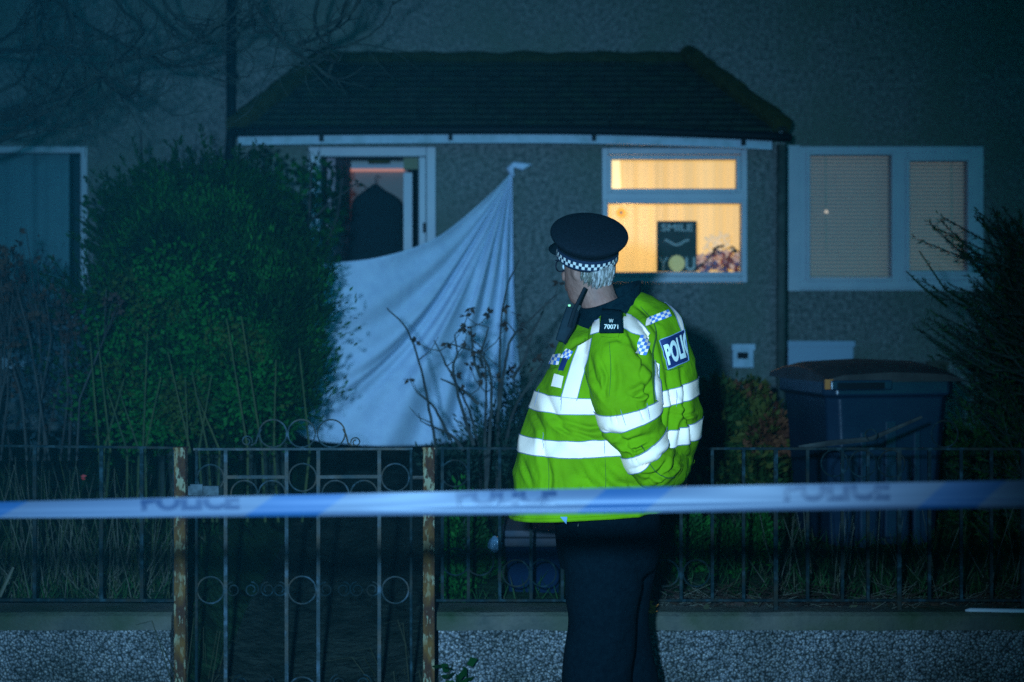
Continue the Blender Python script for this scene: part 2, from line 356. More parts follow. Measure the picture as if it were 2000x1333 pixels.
# windows
def frame_rect(b, x0, x1, z0, z1, wd, y0, y1, m=0):
    b.box(x0, x0+wd, y0, y1, z0, z1, m); b.box(x1-wd, x1, y0, y1, z0, z1, m)
    b.box(x0+wd, x1-wd, y0, y1, z1-wd, z1, m); b.box(x0+wd, x1-wd, y0, y1, z0, z0+wd, m)
def window(name, op, D, fw, panes, mull, sill=True, proud=-.01, label=None):
    x0, x1, z0, z1 = op; b = MB(); frame_rect(b, x0+.002, x1-.002, z0+.002, z1-.002, fw, D+proud, D+.08)
    for q_, mm_ in enumerate(mull): b.box(*mm_[:2], D+proud-.002-.0013*q_, D+.078-.001*q_, *mm_[2:])
    f = b.build(name, M_white, house); bevel(f, .006)
    if label: f['label'] = label
    for a, c, d, e in panes:
        s = MB(); frame_rect(s, a, c, d, e, .03, D+proud-.014, D+.05); bevel(s.build('sash', M_white, f), .005)
        p = MB(); p.quad(V((a+.02, D+.03, d+.02)), V((c-.02, D+.03, d+.02)), V((c-.02, D+.03, e-.02)), V((a+.02, D+.03, e-.02))); p.build('pane', M_glass, f)
    if sill:
        s = MB(); s.box(x0-.03, x1+.03, D-.06, D+.02, z0-.035, z0+.004); bevel(s.build('sill', M_white, f), .006)
    return f
X = lambda px, D=DB: rx(px, D)
Z = lambda py, D=DB: rz(py, D)
litw = window('window', win_o, DB, .045, [(X(1186), X(1446), Z(378), Z(304)), (X(1177), X(1456), Z(540), Z(390))],
       [(X(1186), X(1452), Z(397), Z(369))], False, label='lit bay window frame with narrow top light')
W = DW
rww = window('window', rw_o, DW, .05, [(X(1574, W), X(1748, W), Z(550, W), Z(296, W)), (X(1768, W), X(1896, W), Z(538, W), Z(308, W))],
       [(X(1560, W), X(1576, W), Z(565, W), Z(290, W)), (X(1744, W), X(1772, W), Z(565, W), Z(290, W)), (X(1894, W), X(1912, W), Z(565, W), Z(290, W)),
        (X(1560, W), X(1912, W), Z(564, W), Z(548, W)), (X(1772, W), X(1896, W), Z(548, W), Z(534, W)), (X(1772, W), X(1896, W), Z(310, W), Z(298, W))], False, label='white two pane window with dim blinds')
b = MB(); b.box(X(1536, W), X(1560, W), W-.05, W-.012, Z(569, W)-.0, Z(286, W)); b.build('side_trim', M_white, rww)
lww = window('window', lw_o, DW, .05, [], [(X(-40, W), X(-22, W), Z(708, W), Z(292, W))], True, label='white framed window with a pale curtain and dark edge')
p = MB(); p.quad(V((lw_o[0], W+.05, lw_o[2])), V((lw_o[1], W+.05, lw_o[2])), V((lw_o[1], W+.05, lw_o[3])), V((lw_o[0], W+.05, lw_o[3]))); p.build('pane', M_glass, lww)
# interior rooms
M_cream = mat('cream_plaster', (.55, .5, .42), .9, (.6, .55, .46), 3)
M_hall = mat('hall_wall', (.34, .36, .34), .9, (.38, .4, .37), 3)
M_rm = mat('dim_room', (.02, .05, .065), .9)
def room(x0, x1, y0, y1, z0, z1, m, name, parent=house):
    b = MB(); b.quad(V((x0, y1, z0)), V((x1, y1, z0)), V((x1, y1, z1)), V((x0, y1, z1)))
    b.quad(V((x0, y0, z0)), V((x0, y1, z0)), V((x0, y1, z1)), V((x0, y0, z1))); b.quad(V((x1, y1, z0)), V((x1, y0, z0)), V((x1, y0, z1)), V((x1, y1, z1)))
    b.quad(V((x0, y0, z1)), V((x0, y1, z1)), V((x1, y1, z1)), V((x1, y0, z1))); b.quad(V((x0, y0, z0)), V((x1, y0, z0)), V((x1, y1, z0)), V((x0, y1, z0)))
    return b.build(name, m, parent)
room(.45, BX1-.17, DB+.165, 13.2, .5, 2.83, M_cream, 'room_lining')
room(-1.75, .42, DB+.165, 13.2, .62, 2.83, M_hall, 'hall_lining')
room(lw_o[0]-.3, lw_o[1]+.2, DW+.255, 13.2, 1.0, 3.0, M_rm, 'room_lining')
room(BX1+.05, rw_o[1]+.3, DW+.255, 13.2, 1.0, 3.0, M_cream, 'room_lining')
# lit curtain behind the bright window
M_curt = emis('lamplit_curtain', (.80, .46, .125), .93, (.88, .54, .175), 1.1, (4, 1, .06))
b = MB(); G = []
for k in range(2):
    row = []
    for i in range(121):
        x = .5+1.32*i/120; row.append(V((x, 11.0+.03*math.sin(i*.31)+.01*math.sin(i*.9), (1.2, 2.81)[k])))
    G.append(row)
b.grid(G); o = b.build('curtain', M_curt, smooth=True); tag(o, 'warm lamplit cream curtain filling the bright window', 'curtain')
lamp = thing('pendant_lamp', 'glowing pale lamp shade at the edge of the bright window', 'lamp', (.775, 10.75, 2.4))
b = MB(); b.tube([V((.775, 10.75, 2.385)), V((.775, 10.75, 2.76))], [.055, .04], 16); b.build('lamp_shade', emis('lamp_glow', (1, .75, .36), 1.35), lamp, smooth=True)
b = MB(); b.tube([V((.775, 10.75, 2.76)), V((.775, 10.75, 2.828))], .006, 8); b.build('cord', M_black, lamp)
pl = bpy.data.lights.new('room_bulb', 'POINT'); pl.energy = 4.5; pl.color = (1, .56, .2); pl.shadow_soft_size = .1
po = bpy.data.objects.new('room_bulb', pl); sc.collection.objects.link(po); po.location = (.86, 10.66, 2.25)
# poster in lit window
M_plet = mat('poster_lettering', (.5, .5, .48), .7)
poster = thing('window_poster', 'dark poster reading SMILE and YOU with a yellow face for its O', 'poster', P(1322, 530, DB+.2))
yp = DB+.12
b = MB(); q0 = P(1283, 531, yp); q1 = P(1361, 432, yp); b.box(q0.x, q1.x, yp, yp+.012, q0.z, q1.z); b.build('panel', mat('poster_ink', (.02, .022, .025), .7, (.05, .052, .058), 9), poster)
def textmesh(body, bold=0):
    cu = bpy.data.curves.new('t', 'FONT'); cu.body = body; cu.size = 1; cu.offset = bold; cu.resolution_u = 4
    o = bpy.data.objects.new('t', cu); sc.collection.objects.link(o); bpy.context.view_layer.update()
    me = bpy.data.meshes.new_from_object(o); bpy.data.objects.remove(o)
    b = bmesh.new(); b.from_mesh(me); bmesh.ops.triangulate(b, faces=b.faces)
    bmesh.ops.subdivide_edges(b, edges=[e for e in b.edges if e.calc_length() > .2], cuts=2); bmesh.ops.triangulate(b, faces=b.faces)
    xs = [v.co.x for v in b.verts]; ys = [v.co.y for v in b.verts]; x0, x1, y0, y1 = min(xs), max(xs), min(ys), max(ys)
    vs = [((v.co.x-x0)/(x1-x0), (v.co.y-y0)/(y1-y0)) for v in b.verts]; b.verts.index_update(); fs = [tuple(v.index for v in f.verts) for f in b.faces]
    b.free(); return vs, fs
def bil(q, u, v):   # q = bottom-left, bottom-right, top-right, top-left
    return [q[0][i]*(1-u)*(1-v)+q[1][i]*u*(1-v)+q[2][i]*u*v+q[3][i]*(1-u)*v for i in range(len(q[0]))]
def flattext(body, quad, D, name, m, parent, bold=.02):
    vs, fs = textmesh(body, bold); b = MB(); b.v = [P(*bil(quad, u, v), D) for u, v in vs]; b.f = fs; b.m = [0]*len(fs)
    return b.build(name, m, parent)
flattext('SMILE', [(1292, 452), (1353, 452), (1353, 438), (1292, 438)], yp-.004, 'lettering', M_plet, poster)
flattext('Y', [(1286, 529), (1305, 529), (1305, 503), (1286, 503)], yp-.004, 'lettering', M_plet, poster)
flattext('U', [(1339, 529), (1358, 529), (1358, 503), (1339, 503)], yp-.004, 'lettering', M_plet, poster)
b = MB(); c = P(1322, 515, yp-.004); rr = 16/F*DB
b.v = [c+V((rr*math.cos(a*.2618), 0, rr*math.sin(a*.2618))) for a in range(24)]; b.f = [tuple(range(24))]; b.m = [0]
b.build('yellow_disc', emis('poster_yellow', (.28, .3, .015), .6), poster)
b = MB(); b.tube([P(1298+k*6, 474+5*math.cos(k*.8-3.1), yp-.003) for k in range(9)], .009, 6); b.build('pale_arc', M_plet, poster)
b = MB(); c = P(1213, 416, DB+.1)
for k in range(12):
    a = k*math.pi/6; b.leaf(c+V((0, 0, 0)), V((math.cos(a), 0, math.sin(a))), .045, .025, 0, V((0, 1, 0)))
b.tube([c+V((0, -.006, 0)), c+V((0, .002, 0))], .017, 12, m=1)
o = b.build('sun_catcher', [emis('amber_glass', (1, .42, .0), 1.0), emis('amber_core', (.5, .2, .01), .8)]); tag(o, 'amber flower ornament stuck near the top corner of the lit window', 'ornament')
# ledge objects: flowers and trinkets
fl = thing('flower_arrangement', 'pale flowers and trinkets on the lit window ledge beside the poster', 'flowers', P(1410, 532, DB+.2))
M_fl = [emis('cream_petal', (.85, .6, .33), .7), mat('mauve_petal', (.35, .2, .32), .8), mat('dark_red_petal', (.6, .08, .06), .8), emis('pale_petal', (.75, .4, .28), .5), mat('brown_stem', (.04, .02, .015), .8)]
rnd.seed(3)
bl = [MB() for _ in M_fl]
for i in range(210):
    t = rnd.random(); px = 1362+82*t
    top = 470+ 40*abs(t-.62)*2 if rnd.random() < .25 else 500
    py = rnd.uniform(top, 530); k = rnd.choice([1, 1, 2, 3, 3]) if py > 496 else rnd.choice([1, 4, 0])
    if px > 1415 and py > 505: k = rnd.choice([2, 2, 3, 1])
    bl[k].leaf(P(px, py, DB+.14+rnd.random()*.08), V((rnd.uniform(-1, 1), rnd.uniform(-.3, .3), rnd.uniform(-.3, 1))), .055, .04)
for i in range(90):
    a = rnd.uniform(0, 6.28); r_ = rnd.random()**.5
    bl[0].leaf(P(1404+24*r_*math.cos(a), 482+24*r_*math.sin(a), DB+.27), V((rnd.uniform(-1, 1), .1, rnd.uniform(-1, 1))), .04, .03)
bl[4].tube([P(1362, 525, DB+.12), P(1382, 508, DB+.12), P(1396, 488, DB+.12), P(1403, 480, DB+.12)], .006, 5)
bl[4].tube([P(1392, 487, DB+.11), P(1412, 480, DB+.11)], .008, 5)
for q_, m_, n_ in zip(bl, M_fl, ('foliage', 'foliage', 'foliage', 'foliage', 'twigs')): q_.build(n_, m_, fl)  # the foliage meshes here are the flower petals
# blinds behind the double window
M_slat = mat('blind_slat', (.42, .39, .38), .7); M_back = emis('dim_room_glow', (.125, .095, .08), .9, (.085, .075, .072), 1.5)
def blind(px0, px1, py0, py1, label, cordpx):
    r_ = thing('venetian_blind', label, 'blind', P((px0+px1)/2, py1, DW+.13), 'blinds in the double window')
    b = MB(); a0, a1 = X(px0-6, W), X(px1+6, W); z = Z(py0, W)+.03; zb = Z(py1, W)-.02
    while z > zb:
        b.quad(V((a0, DW+.10, z-.030)), V((a1, DW+.10, z-.030)), V((a1, DW+.118, z-.008)), V((a0, DW+.118, z-.008))); z -= .029
    b.build('slats', M_slat, r_)
    c = MB(); c.tube([P(cordpx, py0-3, DW+.085), P(cordpx+1, py0+150, DW+.085), P(cordpx+2, py1-45, DW+.085)], .0045, 5); c.build('cord', mat('cord', (.5, .46, .38), .7), r_)
    return r_
r1 = blind(1585, 1740, 304, 543, 'venetian blind with a hanging bead on its cord in the wider pane', 1612)
r2 = blind(1775, 1890, 316, 530, 'venetian blind in the narrower pane of the white window', 1858)
b = MB(); c = P(1614, 414, DW+.078); b.tube([c-V((0, 0, .012)), c-V((0, 0, .008)), c, c+V((0, 0, .008)), c+V((0, 0, .012))], [.004, .011, .014, .011, .004], 10); b.build('bead', emis('bead', (1, .8, .65), .6), r1, smooth=True)
for rr_, (pa, pb) in ((r1, (1580, 1745)), (r2, (1770, 1895))):
    b = MB(); b.quad(V((X(pa, W), DW+.16, Z(548, W))), V((X(pb, W), DW+.16, Z(548, W))), V((X(pb, W), DW+.16, Z(298, W))), V((X(pa, W), DW+.16, Z(298, W)))); b.build('glowing_back', M_back, rr_)
# left curtain
b = MB(); G = []
for k in range(2): G.append([V((X(-150, W)+(X(118, W)-X(-150, W))*i/90, DW+.2+.016*math.sin(i*.23)+.006*math.sin(i*.7), (Z(720, W), Z(284, W))[k])) for i in range(91)])
b.grid(G); tag(b.build('curtain', mat('blue_grey_net', (.085, .18, .215), .9, (.10, .21, .24), 5), smooth=True), 'pale blue grey curtain drawn behind the window with berry bush before it', 'curtain')
# door
df = MB(); x0, x1, z0, z1 = door_o
df.box(x0+.002, x0+.085, DB-.015, DB+.1, z0, z1-.001); df.box(x1-.07, x1-.002, DB-.015, DB+.1, z0, z1-.001); df.box(x0+.085, x1-.07, DB-.015, DB+.1, z1-.07, z1-.001)
df.box(x1-.125, x1-.073, DB+.0, DB+.06, z0, z1-.072)
dfo = bevel(df.build('door_frame', M_white, house), .008)
b = MB(); q = P(829, 445, DB-.02); b.box(q.x-.011, q.x+.011, DB-.022, DB+.0, q.z-.035, q.z+.035); b.build('latch_plate', M_black, dfo)
b = MB(); b.box(x0-.02, x1+.02, DB-.12, DB+.1, .58, .635); b.build('doorstep', M_cope, house)
dl = MB(); dl.box(X(805), X(812), DB+.11, DB+.84, z0+.01, z1-.09); dl.box(X(801), X(817), DB+.11, DB+.15, z0+.01, z1-.09)
dlo = dl.build('door', M_dark, house); dlo['label'] = 'open front door seen edge on'
b = MB(); b.box(X(786), X(803), DB+.105, DB+.15, z0+.01, Z(335)); b.build('edge_panel', M_white, dlo)
b = MB(); b.box(X(786), X(815), DB+.104, DB+.14, Z(328), Z(305)); b.build('door_closer', mat('brass_green', (.1, .12, .05), .5), dlo)
D2 = 11.7
b = MB(); wa0, wa1 = rx(675, D2), rx(830, D2); b.box(-1.745, wa0-.052, D2+.01, D2+.08, .625, 2.825); b.box(wa0-.052, .415, D2+.01, D2+.08, rz(330, D2)+.042, 2.825); b.build('hall_partition', M_hall, house)
b = MB(); a0, a1 = rx(675, D2), rx(830, D2); zt2 = rz(330, D2); b.box(a0-.05, a0, D2, D2+.05, .63, zt2+.04); b.box(a0, a1, D2, D2+.05, zt2-.0, zt2+.04); idf = b.build('inner_door_frame', M_white, house)
b = MB(); b.box(a0, a0+.018, D2-.004, D2+.04, 1.9, zt2); b.box(a0+.018, rx(789, D2), D2-.004, D2+.04, zt2-.02, zt2); b.build('painted_edge_light', emis('warm_painted_edge', (.6, .17, .09), .6), idf)  # glowing strip painted in for warm light on the frame edge
b = MB(); b.quad(V((a0+.022, D2+.045, .63)), V((a1, D2+.045, .63)), V((a1, D2+.045, zt2)), V((a0+.022, D2+.045, zt2))); b.build('inner_door', mat('brown_inner_door', (.26, .24, .22), .8), idf)
b = MB(); b.box(X(628), X(644), DB+.3, DB+1.3, .63, 2.8); b.build('hall_pier', mat('pinkish_plaster', (.26, .22, .25), .8), house)
b = MB(); b.box(X(610), X(628), DB+.11, DB+.2, .63, z1-.08); b.build('dark_reveal', M_dark, house)
b = MB(); q = P(740, 311, 11.4); b.tube([q+V((-.085, 0, 0)), q+V((.085, 0, 0))], .036, 12); o = b.build('hall_lampshade', mat('olive_shade', (.09, .09, .02), .5), smooth=True); tag(o, 'olive drum lampshade hanging inside the doorway', 'lampshade')
b = MB(); b.tube([q+V((0, 0, .03)), q+V((0, 0, .25))], .004, 6); b.build('flex', M_black, o)
# hanging coat
coat = thing('hanging_coat', 'dark coat on a hanger inside the open doorway', 'coat', P(733, 505, 10.9))
keys = [(733, 360, 4, .02), (733, 372, 20, .05), (735, 385, 40, .07), (736, 400, 49, .08), (736, 430, 51, .09), (735, 480, 54, .1), (735, 560, 58, .1)]
b = MB(); G = []
for cx, cy, hw, hb in cr(keys, 5):
    c = P(cx, cy, 10.95); a = hw/F*10.95
    G.append([c+V((a*math.cos(t*.2618), -hb*math.sin(t*.2618)*(1+.12*math.sin(t*2.3)), 0)) for t in range(24)])
b.grid(G, closed=True); b.build('cloth', mat('dark_wool', (.004, .014, .018), .95), coat, smooth=True)
b = MB(); b.tube([P(733, 362, 10.95), P(733, 348, 10.95), P(737, 342, 10.95), P(741, 346, 10.95)], .004, 6); b.build('hook', M_black, coat)
# wall boxes
def wbox(px0, px1, py0, py1, name, label, cat, D=DW, dep=.12, mm=M_dirtywhite, extra=None):
    r_ = thing(name, label, cat, P((px0+px1)/2, py1, D)); b = MB(); b.box(X(px0, D), X(px1, D), D-dep, D-.002, Z(py1, D), Z(py0, D)); bevel(b.build('cabinet', mm, r_), .008)
    b = MB(); b.box(X(px0-2, D), X(px1+2, D), D-dep-.014, D-dep-.001, Z(py0+9, D), Z(py0-2, D)); b.build('hood', mm, r_)
    return r_
wbox(1533, 1660, 668, 716, 'meter_box', 'wide white meter box on the wall behind the wheelie bin', 'meter box', mm=mat('meter_white', (.24, .33, .42), .7))
vb = wbox(1427, 1468, 674, 718, 'vent_box', 'small pale vent box with a dark slot below the lit window', 'vent box', D=DB, dep=.1)
b = MB(); b.box(X(1436), X(1456), DB-.118, DB-.102, Z(700), Z(688)); b.build('slot', M_black, vb)
wbox(1808, 1846, 706, 732, 'vent_cover', 'small grey vent cover low on the wall near the conifer', 'vent cover', dep=.06, mm=M_cope)

# ---------------------------------------------------------------- sheet
sheet = thing('hanging_sheet', 'white bed sheet strung up as a screen across the front doorway', 'sheet', P(760, 868, 9.1))
ends = [(560, 514, 8.6), (575, 600, 8.6), (575, 700, 8.65), (575, 800, 8.7), (590, 852, 8.8), (680, 868, 8.95), (770, 872, 9.1), (848, 868, 9.3), (905, 862, 9.5), (960, 850, 9.65), (1000, 835, 9.8), (1022, 810, 9.85)]
ends = cr(ends, 16); NU = len(ends); apex = (1000, 336, 9.98)
topc = cr([(1000, 336), (960, 377), (900, 430), (850, 466), (790, 490), (720, 506), (640, 513), (560, 514)], 8)
G = []
NV = 70
for i, (ex_, ey_, ed_) in enumerate(ends):
    u = i/(NU-1); row = []
    for k in range(NV+1):
        s = k/NV
        px = apex[0]+(ex_-apex[0])*s; py = apex[1]+(ey_-apex[1])*s; D = apex[2]+(ed_-apex[2])*s
        tt = s*(len(topc)-1); a = topc[int(min(tt, len(topc)-2))]; bq = topc[int(min(tt, len(topc)-2))+1]; f_ = tt-int(min(tt, len(topc)-2))
        tx_, ty_ = a[0]+(bq[0]-a[0])*f_, a[1]+(bq[1]-a[1])*f_
        lx, ly = apex[0]+(560-apex[0])*s, apex[1]+(514-apex[1])*s
        wgt = max(0, 1-u*1.5)**1.2
        px += (tx_-lx)*wgt; py += (ty_-ly)*wgt
        py += 62*math.sin(math.pi*s)*math.sin(math.pi*min(1, u*1.3))*(1-u)*.8
        if u > .8: px += -6*math.sin(math.pi*s)*(u-.8)*5
        amp = .068*min(1, s*2.2)*(1-.45*s)
        w_ = math.sin(u*46+2.2*math.sin(u*9)+1.4*math.sin(s*3+u*4))*.75+.22*math.sin(u*86+3*math.sin(s*4+u*11))
        w2 = math.sin(6.0*s+u*20)*.5
        near = max(0, min(1, (u-.05)*6))*max(.25, min(1, (u-.1)*2+.4))
        d = D-amp*w_*(.45+.55*near)-.034*w2*min(1, s*2)-.12*math.sin(math.pi*s)*math.sin(math.pi*u)
        d -= .03*noise.noise(V((s*5, u*7, 1)))
        row.append(P(px, py, d))
    G.append(row)
b = MB(); b.grid(G); cl = b.build('cloth', M_sheet, sheet, smooth=True)
md = cl.modifiers.new('thick', 'SOLIDIFY'); md.thickness = .003
b = MB(); b.tube([P(1000, 340, 9.97), P(996, 330, 9.96), P(1004, 322, 9.95), P(1020, 326, 9.95), P(1038, 322, 9.96)], [.02, .028, .022, .03, .004], 8)
b.tube([P(1003, 345, 9.96), P(998, 328, 9.94), P(1000, 320, 9.94)], [.012, .02, .004], 7); b.build('knot', M_sheet, sheet, smooth=True)
b = MB(); q = P(1003, 330, DB); b.tube([q+V((0, .01, 0)), q+V((0, -.14, .01)), q+V((0, -.15, .03))], .005, 6); b.build('hook', M_black, sheet)

# ---------------------------------------------------------------- garden walls, posts, fence, gate
def gwall(px0, px1, label):
    r_ = thing('garden_wall', label, 'wall', P((px0+px1)/2, 1560, DF), 'low pebble dashed garden walls'); x0, x1 = X(px0, DF), X(px1, DF)
    b = MB(); b.box(x0, x1, DF-.02, DF+.16, -.05, Z(1222, DF)); b.build('pebble_face', M_peb, r_)
    b = MB(); n = 60
    for (ya, yb) in ((DF-.03, DF+.17),):
        G = []
        for k in range(n+1):
            x = x0-.006+(x1-x0+.012)*k/n; e = .006*noise.noise(V((x*7, 1, 0))); e2 = .004*noise.noise(V((x*5, 9, 0)))
            G.append([V((x, ya+e, Z(1225, DF)+e-.006)), V((x, ya+.002+e, Z(1199, DF)+e2-.004)), V((x, ya+.02, Z(1197, DF)+e2+.004)), V((x, yb, Z(1197, DF)+e2+.004)), V((x, yb, Z(1225, DF)))])
        b.grid(G); b.cap(G[0], flip=True); b.cap(G[-1])
    b.build('coping', M_cope, r_); return r_
gwall(-500, 335, 'short pebble dashed wall below the dry grass, beside the gate')
gwall(857, 2500, 'long pebble dashed wall behind the officer with a plain coping')
def gpost(px, label):
    r_ = thing('gate_post', label, 'gate post', P(px, 1560, DF-.03), 'rusty gate posts'); b = MB()
    x = X(px, DF); s = .021
    n = 40; G = []
    for k in range(n+1):
        z = -.02+(Z(876, DF)+.02)*k/n; e = .0015*noise.noise(V((z*30, px, 0)))
        G.append([V((x-s+e, DF-.03-s, z)), V((x+s+e, DF-.03-s, z)), V((x+s+e, DF-.03+s, z)), V((x-s+e, DF-.03+s, z))])
    b.grid(G, closed=True); b.cap(G[-1]); b.build('shaft', M_rust, r_)
    b = MB(); b.box(x-s-.003, x+s+.003, DF-.033-s, DF-.027+s, Z(876, DF)+.0005, Z(872, DF)); b.build('cap', M_rust, r_)
    return r_
gp1 = gpost(357, 'rusty square gate post with the gate latch beside it'); gp2 = gpost(839, 'rusty flaking gate post between the gate and the officer')
def ring(b, cx, cy, r, D, th=.003, a0=0, a1=360):
    n = max(8, int(abs(a1-a0)/12)); b.tube([P(cx+r*math.cos(R(a0+(a1-a0)*k/n)), cy-r*math.sin(R(a0+(a1-a0)*k/n)), D) for k in range(n+1)], th, 5, cap=False)
def spiral(b, cx, cy, r, D, turn=1.6, start=0, dirn=1, th=.0026):
    n = 26; b.tube([P(cx+r*(1-.6*k/n)*math.cos(start+dirn*turn*2*math.pi*k/n), cy-r*(1-.6*k/n)*math.sin(start+dirn*turn*2*math.pi*k/n), D) for k in range(n+1)], th, 5, cap=False)
def one(parent, name, fn, m=None):
    b = MB(); fn(b); m = m or (M_iron2 if parent.name.startswith('railing') or name in ('scroll', 'side_stile') else M_iron); return b.build(name, m, parent, smooth=False)
def barv(px, y0, y1, D=DF, w_=5.5):
    wd = w_/2/F*D
    return lambda b: b.box(X(px, D)-wd, X(px, D)+wd, D-.006, D+.006, Z(y1, D), Z(y0, D))
def barh(px0, px1, y0, y1, h=5, D=DF):
    return lambda b: b.tube([P(px0, y0, D), P((px0+px1)/2, (y0+y1)/2+rnd.uniform(-.5, .5), D), P(px1, y1, D)], h/2/F*D*1.3, 4)
fl_ = thing('railing', 'rusty iron railing panel among dry stalks, left of the gate', 'railing', P(170, 1172, DF), 'iron railings')
one(fl_, 'top_rail', barh(-300, 345, 868, 875, 5)); one(fl_, 'bottom_rail', barh(-300, 345, 1170, 1173, 6))
for px in (-190, -125, -60, 68, 198, 277): one(fl_, 'bar', barv(px, 873, 1171, DF, 7))
one(fl_, 'bar', barv(340, 875, 1172, DF, 4))
gate = thing('garden_gate', 'wrought iron garden gate with scroll crest hung between rusty posts', 'gate', P(590, 1560, DF-.04))
DG = DF-.02
one(gate, 'top_rail', barh(378, 806, 878, 877, 5, DG)); one(gate, 'bottom_rail', barh(378, 806, 1440, 1440, 6, DG))
one(gate, 'side_stile', barv(384, 878, 1440, DG, 5)); one(gate, 'side_stile', barv(803, 878, 1440, DG, 5))
for px in (441, 560, 622, 741): one(gate, 'bar', barv(px, 880, 1438, DG, 7))
one(gate, 'cross_rail', barh(443, 559, 932, 932, 7, DG)); one(gate, 'cross_rail', barh(624, 740, 932, 931, 7, DG))
for px, py, r_ in ((591, 933, 27), (411, 934, 26), (772, 933, 27), (590, 1153, 27), (477, 965, 26), (531, 965, 26), (655, 965, 26), (711, 965, 26), (411, 1153, 26), (772, 1153, 26), (590, 1350, 27)):
    one(gate, 'ring', lambda b: ring(b, px, py, r_, DG))
for px, d in ((455, 1), (491, -1), (523, 1), (546, -1), (636, 1), (671, -1), (697, 1), (727, -1)):
    one(gate, 'scroll', lambda b: spiral(b, px, 1152, 15, DG, 1.4, 1.57, d))
for px, d in ((470, 1), (520, -1), (660, 1), (710, -1)): one(gate, 'scroll', lambda b: spiral(b, px, 1335, 17, DG, 1.4, 1.57, d))
for px in (533, 589, 647): one(gate, 'crest_ring', lambda b: ring(b, px, 847, 27, DG))
def crest(b, s):
    c = 590; pts = []
    for k in range(22):
        a = R(200-k*200/10) if k < 11 else 0
    path = [(c-s*118+0, 862)]
    for k in range(15): path.append((c-s*(108-11*math.cos(R(200+k*24))), 862-11*math.sin(R(200+k*24))*1))
    path += [(c-s*92, 872), (c-s*80, 852), (c-s*70, 828)]
    b.tube([P(x, y, DG) for x, y in path], .0035, 5, cap=False)
one(gate, 'crest_scroll', lambda b: spiral(b, 482, 862, 11, DG, 1.3, -.3, 1)); one(gate, 'crest_scroll', lambda b: b.tube([P(x, y, DG) for x, y in ((490, 870), (499, 866), (504, 850), (510, 838))], .0035, 5))
one(gate, 'crest_scroll', lambda b: spiral(b, 695, 864, 10, DG, 1.3, 3.4, -1)); one(gate, 'crest_scroll', lambda b: b.tube([P(x, y, DG) for x, y in ((688, 871), (680, 866), (676, 850), (670, 838))], .0035, 5))
b = MB(); b.box(X(371, DG), X(430, DG), DG-.03, DG-.012, Z(966, DG), Z(948, DG)); b.box(X(376, DG), X(400, DG), DG-.04, DG-.03, Z(962, DG), Z(944, DG)); b.build('latch', mat('galvanised', (.012, .02, .025), .7, (.06, .08, .09), 30), gate)
one(gp1, 'hinge_pin', lambda b: b.tube([P(363, 1000, DG), P(378, 1000, DG)], .006, 6)); one(gp2, 'hinge', lambda b: b.tube([P(806, 933, DG), P(832, 933, DG)], .007, 6))
fr_ = thing('railing', 'long iron railing along the wall behind the officer', 'railing', P(1430, 1172, DF+.02), 'iron railings')
DR = DF+.03
one(fr_, 'top_rail', barh(852, 2400, 876, 878, 5, DR)); one(fr_, 'bottom_rail', barh(852, 2400, 1173, 1173, 5, DR))
for k, px in enumerate(list(range(862, 2400, 1))):
    pass
bars = [864, 915, 976, 1037, 1098, 1160, 1222, 1270, 1330, 1391, 1452, 1515, 1577, 1645, 1695, 1756, 1815, 1877, 1936, 1998, 2060, 2120, 2180, 2240]
for px in bars:
    lg = px in (1515, 1756, 1998)
    one(fr_, 'bar', barv(px, 878, 1200 if lg else 1172, DR, 8 if lg else 6))
for px, py in ((1685, 906), (1741, 906), (888, 925), (938, 1098), (890, 1098), (1008, 1120), (1060, 1120), (1300, 1120), (1360, 1120), (1630, 905)):
    one(fr_, 'ring', lambda b: ring(b, px, py, 26, DR))
one(fr_, 'crest_ring', lambda b: ring(b, 1845, 848, 26, DR)); one(fr_, 'crest_ring', lambda b: ring(b, 1701, 850, 11, DR))
b = MB(); b.tube([P(1560, 874, DR+.1), P(1620, 866, DR+.12), P(1700, 858, DR+.14), P(1800, 815, DR+.2)], [.008, .012, .01, .006], 6)
tag(b.build('stick', M_twig), 'bare stick leaning over the railing in front of the wheelie bin', 'stick')

